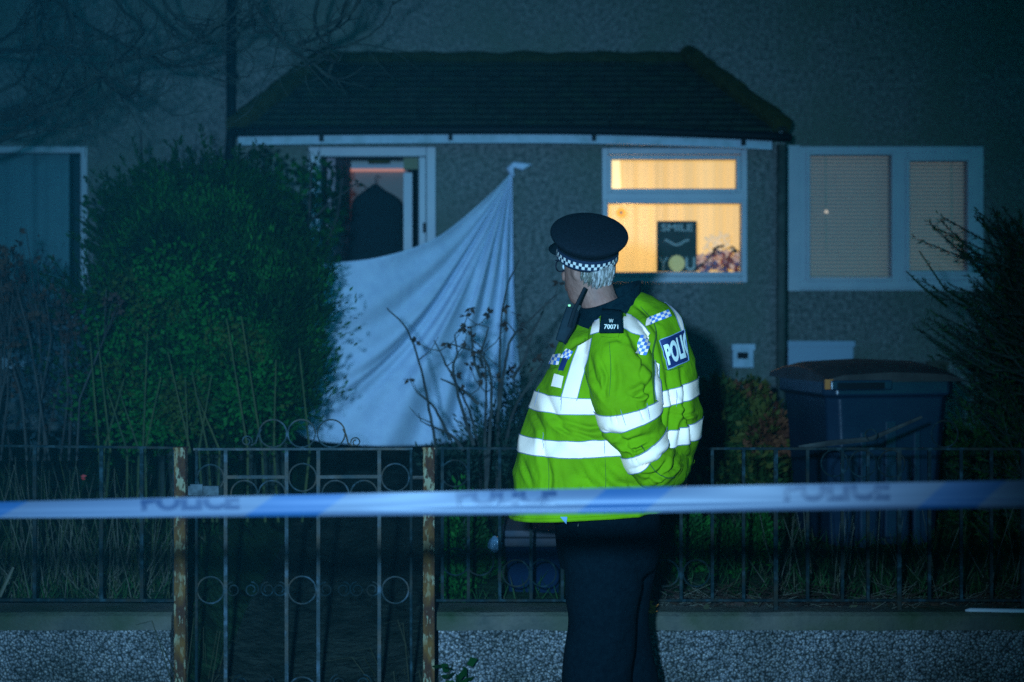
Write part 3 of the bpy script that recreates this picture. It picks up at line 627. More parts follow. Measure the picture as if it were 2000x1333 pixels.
# ---------------------------------------------------------------- bins
def make_bin(cx, y, z0, wd, dp, h, rot, label, mB, mL, group=None, lidtilt=0):
    r_ = thing('wheelie_bin', label, 'wheelie bin', (cx, y, z0), group); r_.rotation_euler[2] = rot
    def B(b, n, m, p=r_, bev=.01):
        me = b.build(n, m, None, loc=(0, 0, 0)); me.location = (0, 0, 0); me.parent = p; bevel(me, bev, 3); return me
    b = MB(); t, u = 1.0, .8; hw = wd/2; hd = dp/2; G = []
    for s, z in ((.8, .06), (.84, .25), (.93, h*.72), (.965, h*.86), (1.03, h*.865), (1.03, h*.93)):
        x_, y_ = hw*s, hd*s; c = .05
        G.append([V(q) for q in ((-x_+c, -y_, z), (0, -y_-.006, z), (x_-c, -y_, z), (x_, -y_+c, z), (x_, y_-c, z), (x_-c, y_, z), (-x_+c, y_, z), (-x_, y_-c, z), (-x_, -y_+c, z))])
    b.grid(G, closed=True); b.cap(G[0], flip=True); b.cap(G[-1]); B(b, 'body', mB)
    b = MB()
    for sx in (-1, 1): b.box(sx*hw*.42-.02, sx*hw*.42+.02, -hd*.9-.014, -hd*.8, .12, h*.7)
    b.box(-hw*.1, hw*.1, -hd*.92-.012, -hd*.8, .2, h*.75)
    B(b, 'rib', mB)
    b = MB(); G = []
    for k in range(9):
        s = k/8; yy = -hd*1.1+dp*1.15*s; zz = h*.94+.075*math.sin(math.pi*min(1, s*.75+.1))+lidtilt*s
        G.append([V((-hw*1.07, yy, h*.93)), V((-hw*1.05, yy, zz-.02)), V((-hw*.8, yy, zz)), V((0, yy, zz+.012)), V((hw*.8, yy, zz)), V((hw*1.05, yy, zz-.02)), V((hw*1.07, yy, h*.93))])
    b.grid(G); b.cap(G[0], flip=True); b.cap(G[-1]); B(b, 'lid', mL, bev=.008)
    b = MB(); b.tube([V((-hw*.9, hd*1.12, h*.9)), V((hw*.9, hd*1.12, h*.9))], .016, 8)
    for sx in (-1, 1): b.box(sx*hw*.8-.02, sx*hw*.8+.02, hd*.9, hd*1.12, h*.86, h*.91)
    B(b, 'handle', mB, bev=.003)
    for sx in (-1, 1):
        b = MB(); b.tube([V((sx*(hw*.78), hd*.8, .1)), V((sx*(hw*.78+.05), hd*.8, .1))], .1, 18); B(b, 'wheel', M_black, bev=.005)
    return r_
bn = make_bin(rx(1702, 6.75), 6.9, gz(1.6, 6.6)-.16, .635, .62, 1.0, R(11), 'large blue wheelie bin with a brown sagging lid behind the railing', M_bin, M_lid, None)
# handle recess with label plate on front of bin
b = MB(); b.box(-.33, -.03, -.372, -.352, .895, .94); q = b.build('front_grip', M_bin, None, loc=(0, 0, 0)); q.location = (0, 0, 0); q.parent = bn; bevel(q, .006)
b = MB(); b.box(-.30, -.07, -.376, -.3725, .9, .93); q = b.build('grip_slot', M_black, None, loc=(0, 0, 0)); q.location = (0, 0, 0); q.parent = bn
b = MB(); b.box(-.355, -.315, -.362, -.352, .90, .945); q = b.build('reflector', mat('orange_reflector', (.35, .12, .03), .4), None, loc=(0, 0, 0)); q.location = (0, 0, 0); q.parent = bn
cd_ = thing('recycling_box', 'small blue recycling box with a grey lid beside the officer trousers', 'recycling box', P(1038, 1175, 5.9))
b = MB(); G = []
for py, l, r_ in ((1178, 995, 1090), (1100, 990, 1095), (1068, 986, 1098)): G.append([P(l, py, 5.75), P(r_, py, 5.75), P(r_, py, 5.75)+V((0, .36, 0)), P(l, py, 5.75)+V((0, .36, 0))])
b.grid(G, closed=True); b.cap(G[-1]); bevel(b.build('tub', mat('navy_plastic', (.002, .008, .022), .8, spec=.05), cd_), .01)
b = MB(); b.box(X(980, 5.75), X(1102, 5.75), 5.72, 6.14, Z(1067, 5.75), Z(1050, 5.75)); b.box(X(984, 5.75), X(1100, 5.75), 5.74, 6.12, Z(1049.5, 5.75), Z(1036, 5.75)); bevel(b.build('lid', mat('grey_lid', (.04, .036, .042), .8, (.02, .028, .04), 12), cd_), .008)
b = MB(); c = P(966, 1062, 5.6)
for k in range(1): b.tube([c+V((0, 0, -.035)), c+V((0, 0, -.02)), c+V((.003, 0, 0)), c+V((0, 0, .018)), c+V((0, 0, .03))], [.01, .026, .03, .02, .004], 9)
tag(b.build('crumpled_bottle', mat('clear_plastic', (.12, .22, .3), .2, (.05, .1, .15), 40, bump=.8, bsc=50, spec=.8), smooth=False), 'crumpled clear plastic bottle beside the recycling box', 'bottle')
b = MB(); b.tube([P(1885, 1193, DF), P(1895, 1193, DF), P(2120, 1197, DF)], [.004, .01, .01], 8); tag(b.build('white_tube', mat('white_plastic', (.33, .33, .34), .5), smooth=True), 'thin white plastic tube lying on the wall coping', 'tube')
b = MB(); b.leaf(P(157, 931, 5.6), V((1, 0, .1)), .026, .013, 0, V((0, 1, 0))); b.leaf(P(158, 934, 5.59), V((1, 0, -.3)), .02, .011, 0, V((0, 1, 0.3))); tag(b.build('fallen_leaf', mat('red_leaf', (.22, .012, .012), .6)), 'small red leaf caught among stalks behind the railing', 'leaf')

# ---------------------------------------------------------------- foliage
def blobs(b, spec, n, L, Wd, mats_n, up=.4, surf=.35, seed=1, mw=None, fringe=0):
    rnd.seed(seed); tot = sum((s[2]*s[3]) for s in spec)
    for (cx, cy, rx_, ry_, D, dd) in spec:
        for _ in range(int(n*rx_*ry_/tot)):
            while True:
                v = V((rnd.gauss(0, 1), rnd.gauss(0, 1), rnd.gauss(0, 1)))
                if v.length > .01: break
            v.normalize(); r_ = rnd.random()**surf
            if fringe and rnd.random() < fringe: r_ = rnd.uniform(1, 1.16)
            lump = 1+.42*noise.noise(v*3.6+V((cx, cy, 0)))
            v2 = v*r_*lump
            p = P(cx+v2.x*rx_, cy-v2.z*ry_, D+v2.y*dd)
            d = (v*.7+V((rnd.uniform(-.6, .6), rnd.uniform(-.6, .6), rnd.uniform(-.4, .6)+up)))
            nz = noise.noise(p*4)
            k = mw(p, nz) if mw else (0 if nz < -.1 else (1 if nz < .2 else 2)) % mats_n
            b.leaf(p, d, L*rnd.uniform(.6, 1.3), Wd*rnd.uniform(.7, 1.3), k)
hedge = thing('conifer_hedge', 'tall rounded green bush hiding part of the doorway', 'bush', P(420, 900, 7.3))
hs = [(250, 470, 60, 70, 7.5, .3), (300, 400, 60, 60, 7.5, .3), (420, 360, 60, 40, 7.6, .25), (190, 620, 50, 80, 7.3, .3), (170, 730, 50, 60, 7.2, .3), (618, 540, 26, 36, 7.1, .2), (598, 620, 24, 40, 7.1, .2), (596, 720, 26, 50, 7.1, .2), (572, 790, 26, 44, 7.0, .2), (410, 450, 150, 100, 7.5, .45), (465, 425, 100, 80, 7.6, .35), (330, 520, 140, 130, 7.4, .45), (520, 540, 95, 100, 7.3, .4), (450, 600, 190, 160, 7.2, .5), (280, 660, 120, 150, 7.2, .45), (530, 650, 85, 140, 7.1, .4), (400, 760, 220, 130, 7.0, .5), (530, 760, 80, 100, 7.0, .4), (230, 770, 100, 110, 7.1, .4), (565, 500, 55, 60, 7.4, .3), (470, 820, 110, 56, 6.9, .3), (580, 560, 50, 66, 7.2, .3), (575, 690, 40, 70, 7.1, .3)]
b = MB(); rnd.seed(88)
for k in range(620):
    cx, cy, rx_, ry_, D, dd = rnd.choice(hs[:14] if k % 2 else hs); a = rnd.uniform(-.5, 3.6); x0, y0 = cx+rx_*.9*math.cos(a), cy-ry_*.9*math.sin(a)
    d = V((math.cos(a)*.8+rnd.uniform(-.3, .3), rnd.uniform(-.7, .1), math.sin(a)*.6+.55)).normalized(); p = P(x0, y0, D-rnd.random()*dd*.6); L = rnd.uniform(.06, .24)*(.45 if abs(a) < .7 else 1)
    for j in range(int(L*170)):
        q = p+d*L*rnd.random()+V((0, 0, -.02))*0; b.leaf(q, d+V((rnd.uniform(-1, 1), rnd.uniform(-1, 1), rnd.uniform(-.5, .8)))*.8, .03, .009, rnd.choice((0, 1)))
blobs(b, hs, 60000, .038, .011, 3, .6, .35, 11, fringe=.16); b.build('foliage', M_leaf, hedge)
b = MB(); rnd.seed(4)
for k in range(16):
    x0 = rnd.uniform(300, 560); b.tube([P(x0, 1000, 7.2), P(x0+rnd.uniform(-20, 20), 850, 7.2), P(x0+rnd.uniform(-60, 60), 650, 7.2), P(x0+rnd.uniform(-90, 90), 480, 7.3)], [.02, .015, .01, .004], 5)
b.build('stem', M_bark, hedge)
vine = thing('broadleaf_shrub', 'bright green broad leaved shrub growing low in front of the tall bush', 'shrub', P(420, 900, 6.5))
b = MB(); blobs(b, [(350, 560, 130, 90, 6.75, .1), (240, 620, 90, 90, 6.7, .1), (400, 720, 150, 110, 6.6, .12), (330, 780, 120, 80, 6.5, .12), (480, 780, 100, 70, 6.5, .1), (230, 750, 90, 80, 6.6, .1), (440, 660, 90, 50, 6.7, .1), (300, 840, 120, 40, 6.4, .1)], 5200, .028, .019, 2, -.2, .6, 5, mw=lambda p, n: 0 if n < .22 else 1); b.build('foliage', M_bright, vine)
b = MB(); rnd.seed(14)
for k in range(16):
    x0 = rnd.uniform(150, 600); y1 = rnd.uniform(600, 800); b.tube([P(x0, 1020, 6.4), P(x0+rnd.uniform(-15, 15), 880, 6.35), P(x0+rnd.uniform(-50, 50), y1, 6.3)], [.006, .005, .0025], 5)
b.build('stem', M_straw[1], vine)
clm = thing('climbing_plant', 'leafy climber spreading over the white door frame and gutter', 'climber', P(560, 520, 9.6))
b = MB(); blobs(b, [(480, 345, 45, 50, 8.4, .1), (540, 370, 80, 70, 8.6, .15), (600, 400, 50, 110, 8.8, .1), (640, 400, 45, 70, 8.9, .1), (520, 300, 22, 24, 8.4, .1), (670, 360, 30, 30, 9, .1), (607, 330, 16, 35, 9, .06), (650, 420, 26, 70, 8.9, .1), (300, 350, 40, 26, 8.2, .1), (345, 345, 70, 40, 8.3, .1), (430, 320, 50, 22, 8.3, .1), (200, 440, 40, 60, 8.3, .1), (220, 400, 60, 36, 8.3, .1), (650, 450, 30, 60, 8.6, .1)], 950, .05, .036, 3, 0, .6, 8); b.build('foliage', M_leaf, clm)
b = MB()
for pts in (((470, 900), (480, 500), (520, 380), (518, 280)), ((540, 800), (590, 450), (640, 400), (700, 355)), ((560, 800), (600, 500), (608, 330), (604, 295)), ((230, 800), (215, 480), (170, 405), (150, 390)), ((300, 700), (280, 400), (275, 260)), ((560, 700), (660, 420), (668, 350))):
    b.tube([P(x, y, 8.5) for x, y in pts], [.012, .009, .006, .003], 5)
b.build('branches', M_twig, clm)
# berry / dead-head bush left
bb = thing('dried_flower_bush', 'straggly bush of dried brown seed heads before the dark window', 'bush', P(80, 900, 6.8))
b = MB(); s_ = MB(); rnd.seed(21)
for k in range(22):
    x0 = rnd.uniform(-40, 150); x1 = x0+rnd.uniform(-80, 80); y1 = rnd.uniform(430, 640)
    pts = [(x0, 900), (x0+(x1-x0)*.3+rnd.uniform(-14, 14), 780), (x0+(x1-x0)*.7+rnd.uniform(-18, 18), 660), (x1, y1)]
    D = rnd.uniform(6.4, 7.1); s_.tube([P(x, y, D) for x, y in pts], [.006, .005, .004, .002], 4)
    for j in range(7):
        q = P(x1+rnd.uniform(-26, 26), y1+rnd.uniform(-8, 60), D+rnd.uniform(-.1, .1)); s_.tube([P(*pts[2], D), q], [.002, .0015], 3)
        for a in range(5): b.leaf(q, V((rnd.uniform(-1, 1), rnd.uniform(-1, 1), rnd.uniform(-1, 1))), .03, .022)
b.build('foliage', M_dead, bb); s_.build('stem', M_twig, bb)  # this foliage mesh is the dried seed heads
b = MB(); blobs(b, [(60, 620, 110, 130, 7.2, .3), (90, 760, 120, 120, 7.0, .3), (-20, 560, 80, 80, 7.1, .3), (150, 680, 50, 90, 7.0, .2)], 2000, .042, .022, 2, .2, .6, 9, mw=lambda p, n: 0 if rnd.random() < .8 else 1); b.build('foliage', [leafm('dusky_leaf', (.01, .022, .03), (.02, .045, .05)), M_dead], bb)
# right conifer
rc = thing('spiky_conifer', 'dark conifer with long spiky shoots at the edge of the double window', 'conifer', P(1960, 1150, 6.9))
b = MB(); s_ = MB(); rnd.seed(31)
for k in range(260):
    t = k/260; py0 = 470+t*620; px0 = 2040+rnd.uniform(-60, 90)
    ang = R(rnd.uniform(95, 200)); ln = rnd.uniform(90, 250)*(1-.25*abs(t-.35)); 
    D = rnd.uniform(6.5, 7.6); dd = rnd.uniform(-.5, .2)
    ex_, ey_ = px0+ln*math.cos(ang), py0-ln*.55*math.sin(ang)-20
    if ex_ < 1785: ex_ = 1785+rnd.uniform(0, 60)
    if ey_ < 405: ey_ = rnd.uniform(405, 470)
    a, c = P(px0, py0+40, D), P(ex_, ey_, D+dd); s_.tube([a, a.lerp(c, .5)-V((0, 0, .03)), c], [.007, .005, .002], 4)
    n = 120
    for j in range(n):
        s = rnd.uniform(.1, 1.02); p = a.lerp(c, s)-V((0, 0, .03*math.sin(math.pi*s)))
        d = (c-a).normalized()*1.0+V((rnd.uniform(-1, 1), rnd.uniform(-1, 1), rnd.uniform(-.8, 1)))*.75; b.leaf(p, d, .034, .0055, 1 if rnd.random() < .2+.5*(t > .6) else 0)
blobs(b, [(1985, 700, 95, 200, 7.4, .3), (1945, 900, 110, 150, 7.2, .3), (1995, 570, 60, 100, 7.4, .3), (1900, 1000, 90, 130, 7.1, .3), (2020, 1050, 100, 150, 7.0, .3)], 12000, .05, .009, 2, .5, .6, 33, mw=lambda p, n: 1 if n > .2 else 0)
b.build('foliage', [leafm('conifer_needle', (.003, .014, .009), (.006, .026, .012)), leafm('conifer_needle_bright', (.005, .032, .01), (.012, .06, .01))], rc); s_.build('branch', M_bark, rc)  # second needle colour is brighter, scattered, more frequent on lower shoots
b = MB(); b.tube([P(2050, 1250, 7.1), P(2040, 800, 7.1), P(2050, 450, 7.1)], [.07, .05, .02], 8); b.build('trunk', M_bark, rc)
# spindly bare shoots over the window
b = MB(); rnd.seed(5)
for pts in (((1900, 600), (1845, 565), (1795, 490)), ((1850, 600), (1800, 560), (1770, 530)), ((1935, 560), (1890, 500), (1870, 475)), ((1950, 470), (1920, 440), (1902, 422)), ((1930, 520), (1895, 505), (1870, 500))):
    q = [P(x, y, 6.9) for x, y in pts]; b.tube(q, [.007, .005, .003], 5)
    for j in range(14):
        p = q[0].lerp(q[1], rnd.random()) if j % 2 else q[1].lerp(q[2], rnd.random()); b.leaf(p, V((rnd.uniform(-1, 1), 0, rnd.uniform(-.2, 1))), .022, .006)
b.build('bare_shoot', M_leaf[0], rc)
# autumn low shrub
sh = thing('autumn_shrub', 'low brown and green shrub between the officer and the blue bin', 'shrub', P(1430, 900, 8))
b = MB(); blobs(b, [(1420, 800, 85, 60, 7.6, .3), (1490, 850, 60, 70, 7.4, .3), (1390, 870, 70, 80, 7.4, .3), (1450, 930, 100, 60, 7.2, .3), (1400, 760, 30, 22, 7.9, .2), (1475, 765, 26, 22, 7.8, .1)], 5200, .045, .022, 3, .1, .5, 12, mw=lambda p, n: (0 if n < -.05 else 1 if n < .28 else 2)); b.build('foliage', [leafm('olive_leaf', (.008, .022, .006), (.02, .05, .01)), leafm('olive_leaf_b', (.03, .04, .008), (.075, .075, .015)), leafm('rust_leaf', (.06, .02, .012), (.13, .05, .02))], sh)
b = MB(); rnd.seed(2)
for k in range(14):
    x0 = rnd.uniform(1360, 1500); b.tube([P(x0, 1010, 7.5), P(x0+rnd.uniform(-20, 20), 880, 7.5), P(x0+rnd.uniform(-40, 40), 790, 7.6)], [.008, .006, .003], 4)
b.build('stem', M_twig, sh)
# mossy mounds of green behind right fence
gm = thing('green_shrub', 'mossy green shrub behind the railing beside the officer legs', 'shrub', P(1340, 1180, 6.2))
b = MB(); blobs(b, [(1330, 1070, 60, 90, 6.2, .25), (1420, 1090, 60, 70, 6.2, .25), (1300, 1140, 50, 50, 6.1, .2), (1480, 1060, 40, 60, 6.3, .2)], 6500, .028, .012, 3, .5, .35, 15, mw=lambda p, n: 1 if n < .1 else 2); b.build('foliage', M_leaf, gm)
b = MB(); b.tube([P(1330, 1200, 6.2), P(1335, 1100, 6.2), P(1325, 1000, 6.2)], [.015, .012, .005], 5); b.build('stem', M_bark, gm)
gm = thing('green_shrub', 'mossy green shrub between the gate post and the recycling box', 'shrub', P(920, 1180, 6.0))
b = MB(); blobs(b, [(905, 1060, 40, 110, 6.1, .2), (955, 1110, 24, 60, 6.1, .15), (900, 1150, 45, 40, 6.0, .2)], 4200, .028, .012, 3, .5, .35, 16, mw=lambda p, n: 1 if n < .0 else 2); b.build('foliage', M_leaf, gm)
b = MB(); b.tube([P(910, 1200, 6.1), P(906, 1100, 6.1), P(908, 1000, 6.1)], [.015, .012, .005], 5); b.build('stem', M_bark, gm)
# bare shrub in front of sheet
bs = thing('bare_shrub', 'leafless shrub with a few withered buds in front of the hanging sheet', 'shrub', P(900, 900, 6.8))
stems = [((755, 602), (795, 645), (822, 720), (838, 800), (850, 868), (856, 960)), ((848, 665), (880, 730), (915, 800), (935, 880), (940, 960)), ((870, 670), (905, 680), (945, 700), (960, 760), (955, 870), (950, 960)), ((945, 690), (950, 750), (948, 850), (950, 960)), ((1015, 508), (990, 560), (978, 640), (975, 740), (972, 870), (972, 960)), ((1088, 575), (1040, 620), (1000, 660), (985, 720), (975, 800)), ((955, 640), (940, 690), (942, 720)), ((1065, 700), (1040, 740), (1005, 800), (985, 880)), ((888, 655), (893, 690), (885, 720), (900, 790), (925, 870)), ((920, 640), (925, 700), (940, 740)), ((820, 770), (850, 800), (880, 860)), ((1040, 650), (1025, 700), (1000, 740)), ((860, 740), (900, 760), (935, 790)), ((1068, 590), (1045, 640), (1010, 680)), ((835, 830), (880, 850), (905, 880))]
rnd.seed(6); s_ = MB(); lf = MB()
for i, pts in enumerate(stems):
    D = 6.7+.25*math.sin(i*2.1); pp = list(pts)[::-1]; pp = cr([(float(x), float(y)) for x, y in pp], 5); n = len(pp); q = [P(x+rnd.uniform(-1, 1), y, D) for x, y in pp]
    s_.tube(q, [.0095-.0065*k/n for k in range(n)], 6)
    for j in range(3 if i < 9 else 1):
        k = rnd.randrange(n//3, n); a = q[k]; s = rnd.choice((-1, 1)); c = a+V((s*rnd.uniform(.04, .12), rnd.uniform(-.05, .05), rnd.uniform(.05, .14))); s_.tube([a, a.lerp(c, .5)+V((s*.01, 0, -.01)), c], [.004, .003, .0015], 4)
        if rnd.random() < .75:
            for t in range(4): lf.leaf(c, V((rnd.uniform(-1, 1), rnd.uniform(-.5, .5), rnd.uniform(-1, .6))), .036, .022)
for px, py in ((873, 671), (891, 733), (905, 762), (1048, 700), (1073, 672)):
    for t in range(4): lf.leaf(P(px, py, 6.7), V((rnd.uniform(-1, 1), rnd.uniform(-.5, .5), rnd.uniform(-1, .6))), .036, .024)
s_.build('stem', M_twig, bs); lf.build('foliage', M_dead, bs)
b = MB(); blobs(b, [(960, 850, 70, 60, 7.0, .2), (1010, 800, 40, 80, 7.1, .2), (890, 900, 80, 40, 6.8, .2), (1000, 900, 60, 60, 6.9, .2)], 2600, .03, .012, 1, .5, .7, 17, mw=lambda p, n: 0); b.build('foliage', [leafm('dim_leaf', (.006, .018, .014), (.014, .034, .024))], bs)
# tree with bare branches
tr = thing('bare_tree', 'leafless tree reaching thin branches across the upper wall', 'tree', (-3.75, 7.8, .45))
b = MB(); b.tube([V((-3.75, 7.8, .4)), V((-3.7, 7.8, 1.6)), V((-3.5, 7.8, 2.6)), V((-3.3, 7.75, 3.6)), V((-3.1, 7.7, 4.4))], [.14, .12, .1, .08, .04], 10); b.build('trunk', M_bark, tr, smooth=True)
mains = [((-180, 60), (0, 98), (60, 96), (140, 92)), ((-60, -120), (75, 0), (80, 50), (95, 95), (108, 105)), ((60, -120), (128, 0), (142, 80), (170, 128), (225, 168)), ((-180, 330), (0, 275), (60, 235), (130, 195), (185, 150), (200, 140)), ((-150, 260), (0, 228), (35, 218), (52, 212)), ((200, -80), (300, 20), (330, 50), (380, 80), (450, 85)),
 ((480, -60), (500, 10), (530, 55), (560, 90), (610, 125), (650, 152), (680, 150), (710, 130)), ((470, -80), (490, 20), (500, 60), (540, 62)), ((640, -60), (615, 30), (625, 75), (660, 93), (720, 70), (755, 35), (768, 0)), ((580, 88), (630, 70), (665, 45), (682, 0)), ((615, 60), (690, 20), (712, -20)), ((200, 150), (225, 175), (245, 190), (268, 170), (272, 140)), ((300, 112), (330, 130), (380, 128), (450, 120)), ((225, 120), (300, 105), (380, 80), (430, 50), (450, 20)), ((90, -60), (140, 30), (145, 90), (190, 165)), ((190, -60), (240, 20), (280, 60), (225, 120), (160, 122)), ((-100, 150), (30, 60), (60, 20), (100, -60)), ((-100, 210), (20, 170), (60, 120), (80, 60)), ((-60, 240), (30, 250), (70, 215), (90, 190)), ((65, 150), (90, 165), (118, 180)), ((60, -40), (160, 40), (250, 90), (300, 100)), ((300, -60), (330, 20), (400, 60), (445, 20)), ((640, 150), (650, 120), (630, 105))]
rnd.seed(9)
for i, pts in enumerate(mains):
    D0_ = 7.2+.5*math.sin(i*1.7); pp = cr([(float(x), float(y)) for x, y in pts], 6); n = len(pp); s_ = MB()
    q = [P(x+rnd.uniform(-1.5, 1.5), y+rnd.uniform(-1.5, 1.5), D0_+.1*math.sin(k*.3)) for k, (x, y) in enumerate(pp)]
    r0 = .035 if i == 4 else .017 if i in (0, 3) else .0115
    s_.tube(q, [max(r0*(1-.75*k/n), .0025) if i != 4 else r0 for k in range(n)], 6)
    def twig(a, d, L, r_, lev):
        path = [a]; p = a
        for k in range(6):
            d = (d+V((rnd.uniform(-.3, .3), rnd.uniform(-.2, .2), rnd.uniform(-.2, .32)))).normalized(); p = p+d*L/6; path.append(p)
            if lev and rnd.random() < .33: twig(p, (d+V((rnd.uniform(-1, 1), 0, rnd.uniform(-.6, .8)))).normalized(), L*.55, r_*.7, lev-1)
        s_.tube(path, [r_*(1-.8*k/6) for k in range(7)], 4)
    for j in range(6 if i < 6 or i > 12 else 3):
        k = rnd.randrange(n//4, n-1); d = (q[k+1]-q[k]).normalized(); twig(q[k], (d+V((rnd.uniform(-.8, .8), 0, rnd.uniform(-.8, .3)))).normalized(), rnd.uniform(.2, .55), .006, 2 if i not in (6, 8, 9) else 1)
    s_.build('branch', M_bark, tr)
# dry stalks left + grass
b = MB(); rnd.seed(41)
for k in range(620):
    x0 = rnd.uniform(-60, 335); D = rnd.uniform(5.6, 6.4); L = rnd.uniform(60, 330) if rnd.random() < .5 else rnd.uniform(40, 160); lean = rnd.gauss(0, 48)
    y0 = 1215; b.tube([P(x0, y0, D), P(x0+lean*.4, y0-L*.5, D), P(x0+lean+rnd.uniform(-8, 8), y0-L, D)], [.0024, .0019, .0008], 3, 0 if rnd.random() < .6 else 1)
tag(b.build('dry_stalks', M_straw), 'thicket of dry pale stalks behind the railing above the pebbled wall', 'dry stalks', kind='stuff')
b = MB(); rnd.seed(42)
for k in range(15000):
    x = rnd.uniform(-4.5, 4.5); y = 5.55+rnd.random()**1.6*4.2
    if abs(x+.76) < .55: continue
    if noise.noise(V((x*1.5, y*1.5, 0))) < -.15 and rnd.random() < .7: continue
    d = V((rnd.uniform(-.8, .8), rnd.uniform(-.5, .5), 1)); b.leaf(V((x, y, gz(x, y))), d, rnd.uniform(.03, .13), .005, 1 if rnd.random() < .16 else 0)
tag(b.build('grass', M_grass), 'rough grass covering the sloping front garden', 'grass', kind='stuff')
b = MB(); rnd.seed(43)
for k in range(430):
    px = rnd.uniform(1270, 2060); p = P(px, rnd.uniform(1180, 1199), DF+rnd.uniform(.05, .3)); b.tube([p, p+V((rnd.uniform(-.12, .12), 0, rnd.uniform(.0, .05))), p+V((rnd.uniform(-.22, .22), 0, rnd.uniform(-.01, .12)))], [.002, .0016, .0008], 3, 0 if rnd.random() < .4 else 1)
tag(b.build('dead_grass', [M_straw[0], M_dead]), 'dead grass strands tangled at the foot of the long railing', 'dead grass', kind='stuff')
b = MB(); rnd.seed(44)
for k in range(60):
    px = rnd.uniform(1500, 2010); D = rnd.uniform(5.7, 6.3); L = rnd.uniform(80, 260); ln = rnd.gauss(0, 40); b.tube([P(px, 1200, D), P(px+ln*.4, 1200-L*.5, D), P(px+ln, 1200-L, D)], [.003, .0022, .001], 3)
tag(b.build('dry_stalks', M_straw[0]), 'sparse dry stalks standing before the blue wheelie bin', 'dry stalks', kind='stuff')
b = MB(); rnd.seed(45)
for k in range(150):
    px = rnd.uniform(1280, 2000); b.leaf(P(px, rnd.uniform(1175, 1198), DF+rnd.uniform(.06, .35)), V((rnd.uniform(-1, 1), rnd.uniform(-.5, .5), rnd.uniform(-.1, .5))), .045, .026, rnd.choice((0, 0, 1)))
tag(b.build('leaf_litter', [M_dead, M_grass[1]]), 'brown fallen leaves lying along the back of the long wall', 'fallen leaves', kind='stuff')
for cx, cy, n, sd, lb in ((870, 1300, 46, 1, 'ivy leaves creeping up the wall end beside the gate post'),):
    pl_ = thing('ivy', lb, 'ivy', P(cx, 1560, DF-.05)); b = MB(); rnd.seed(sd)
    for k in range(n): b.leaf(P(cx+rnd.uniform(-40, 45), cy+rnd.uniform(5, 120)-10*rnd.random(), DF-.06-rnd.random()*.06), V((rnd.uniform(-1, 1), -.3, rnd.uniform(-.6, .8))), .05, .04)
    b.build('foliage', M_leaf[1], pl_); b = MB(); b.tube([P(cx, 1560, DF-.05), P(cx+10, 1400, DF-.06), P(cx+4, 1310, DF-.06)], .004, 4); b.build('stem', M_twig, pl_)
b = MB(); rnd.seed(48)
for k in range(70):
    x0 = rnd.choice((rnd.uniform(345, 420), rnd.uniform(770, 860))); D = DF-.1+rnd.uniform(0, .5); ln = rnd.gauss(0, 40); L = rnd.uniform(60, 300); b.tube([P(x0, 1500, D), P(x0+ln*.3, 1500-L*.6, D), P(x0+ln, 1500-L, D), P(x0+ln*1.6, 1500-L+8, D)], [.0022, .002, .0016, .0008], 3)
tag(b.build('grass_tufts', M_grass[1]), 'thin grass tufts at the feet of both gate posts', 'grass', kind='stuff')
b = MB()
for px, py, dx, dz in ((1250, 1168, .9, .25), (1252, 1172, 1, -.1), (1256, 1180, 1, .25), (1270, 1178, .5, -1), (1262, 1196, 1, .1), (1268, 1193, .7, .5)): b.leaf(P(px, py, DF-.06), V((dx, -.1, dz)), .045, .018, 0, V((0, 1, .3)))
b.tube([P(1262, 1165, DF-.05), P(1270, 1180, DF-.05), P(1266, 1200, DF-.05)], .0015, 4); tag(b.build('orange_leaves', M_orange), 'curled orange leaves beside the officer trouser leg', 'leaves')
b = MB(); b.tube([P(0, 1165, 5.3), P(26, 1108, 5.3)], [.006, .005], 5); tag(b.build('cane', M_straw[0]), 'short pale cane leaning on the railing over the pebbled wall', 'cane')

# ---------------------------------------------------------------- police tape
tape = thing('barrier_tape', 'blue and white police barrier tape stretched across in front of the officer', 'barrier tape', P(1000, 975, 2.5))
def tape_xy(px, v):   # v 0 bottom..1 top
    top = 981-(px/2000)*42.5+ -2*math.sin(px/2000*math.pi); bot = 1012-(px/2000)*19+2.5*math.sin(px/2000*math.pi*1.2)
    return bot+(top-bot)*v
def tD(px): return 2.58-.14*px/2000
NT = 200; GV = 10; T = []
def tdis(px, vv): return .005*math.sin(px*.006+1)*math.sin(math.pi*vv)-.006*math.exp(-((vv-.16)/.12)**2)*(1 if px > 900 else .45+.55*max(0, (px-700)/200))
for v in range(GV+1):
    row = []
    for i in range(NT+1):
        px = -300+2600*i/NT+(v/GV-.5)*60; vv = v/GV; 
        row.append(P(px, tape_xy(px, vv), tD(px)+tdis(px, vv)))
    T.append(row)
def tmat(a, i):
    px = -300+2600*(i+.5)/NT
    for lo_, hi_ in ((-180, 30), (500, 645), (1150, 1290), (1815, 1935)):
        if lo_ < px < hi_: return 1
    return 0
M_tw = mat('tape_white', (.027, .037, .057), .5, (.03, .041, .062), 3, 3, spec=.25); M_tb = mat('tape_blue', (.005, .024, .06), .5, (.006, .027, .066), 3, 3, spec=.25)
M_tt = mat('tape_letter_blue', (.003, .011, .03), .5)
b = MB(); b.grid(T, mf=tmat); b.build('band', [M_tw, M_tb], tape, smooth=True)
vs_, fs_ = textmesh('POLICE', .05)
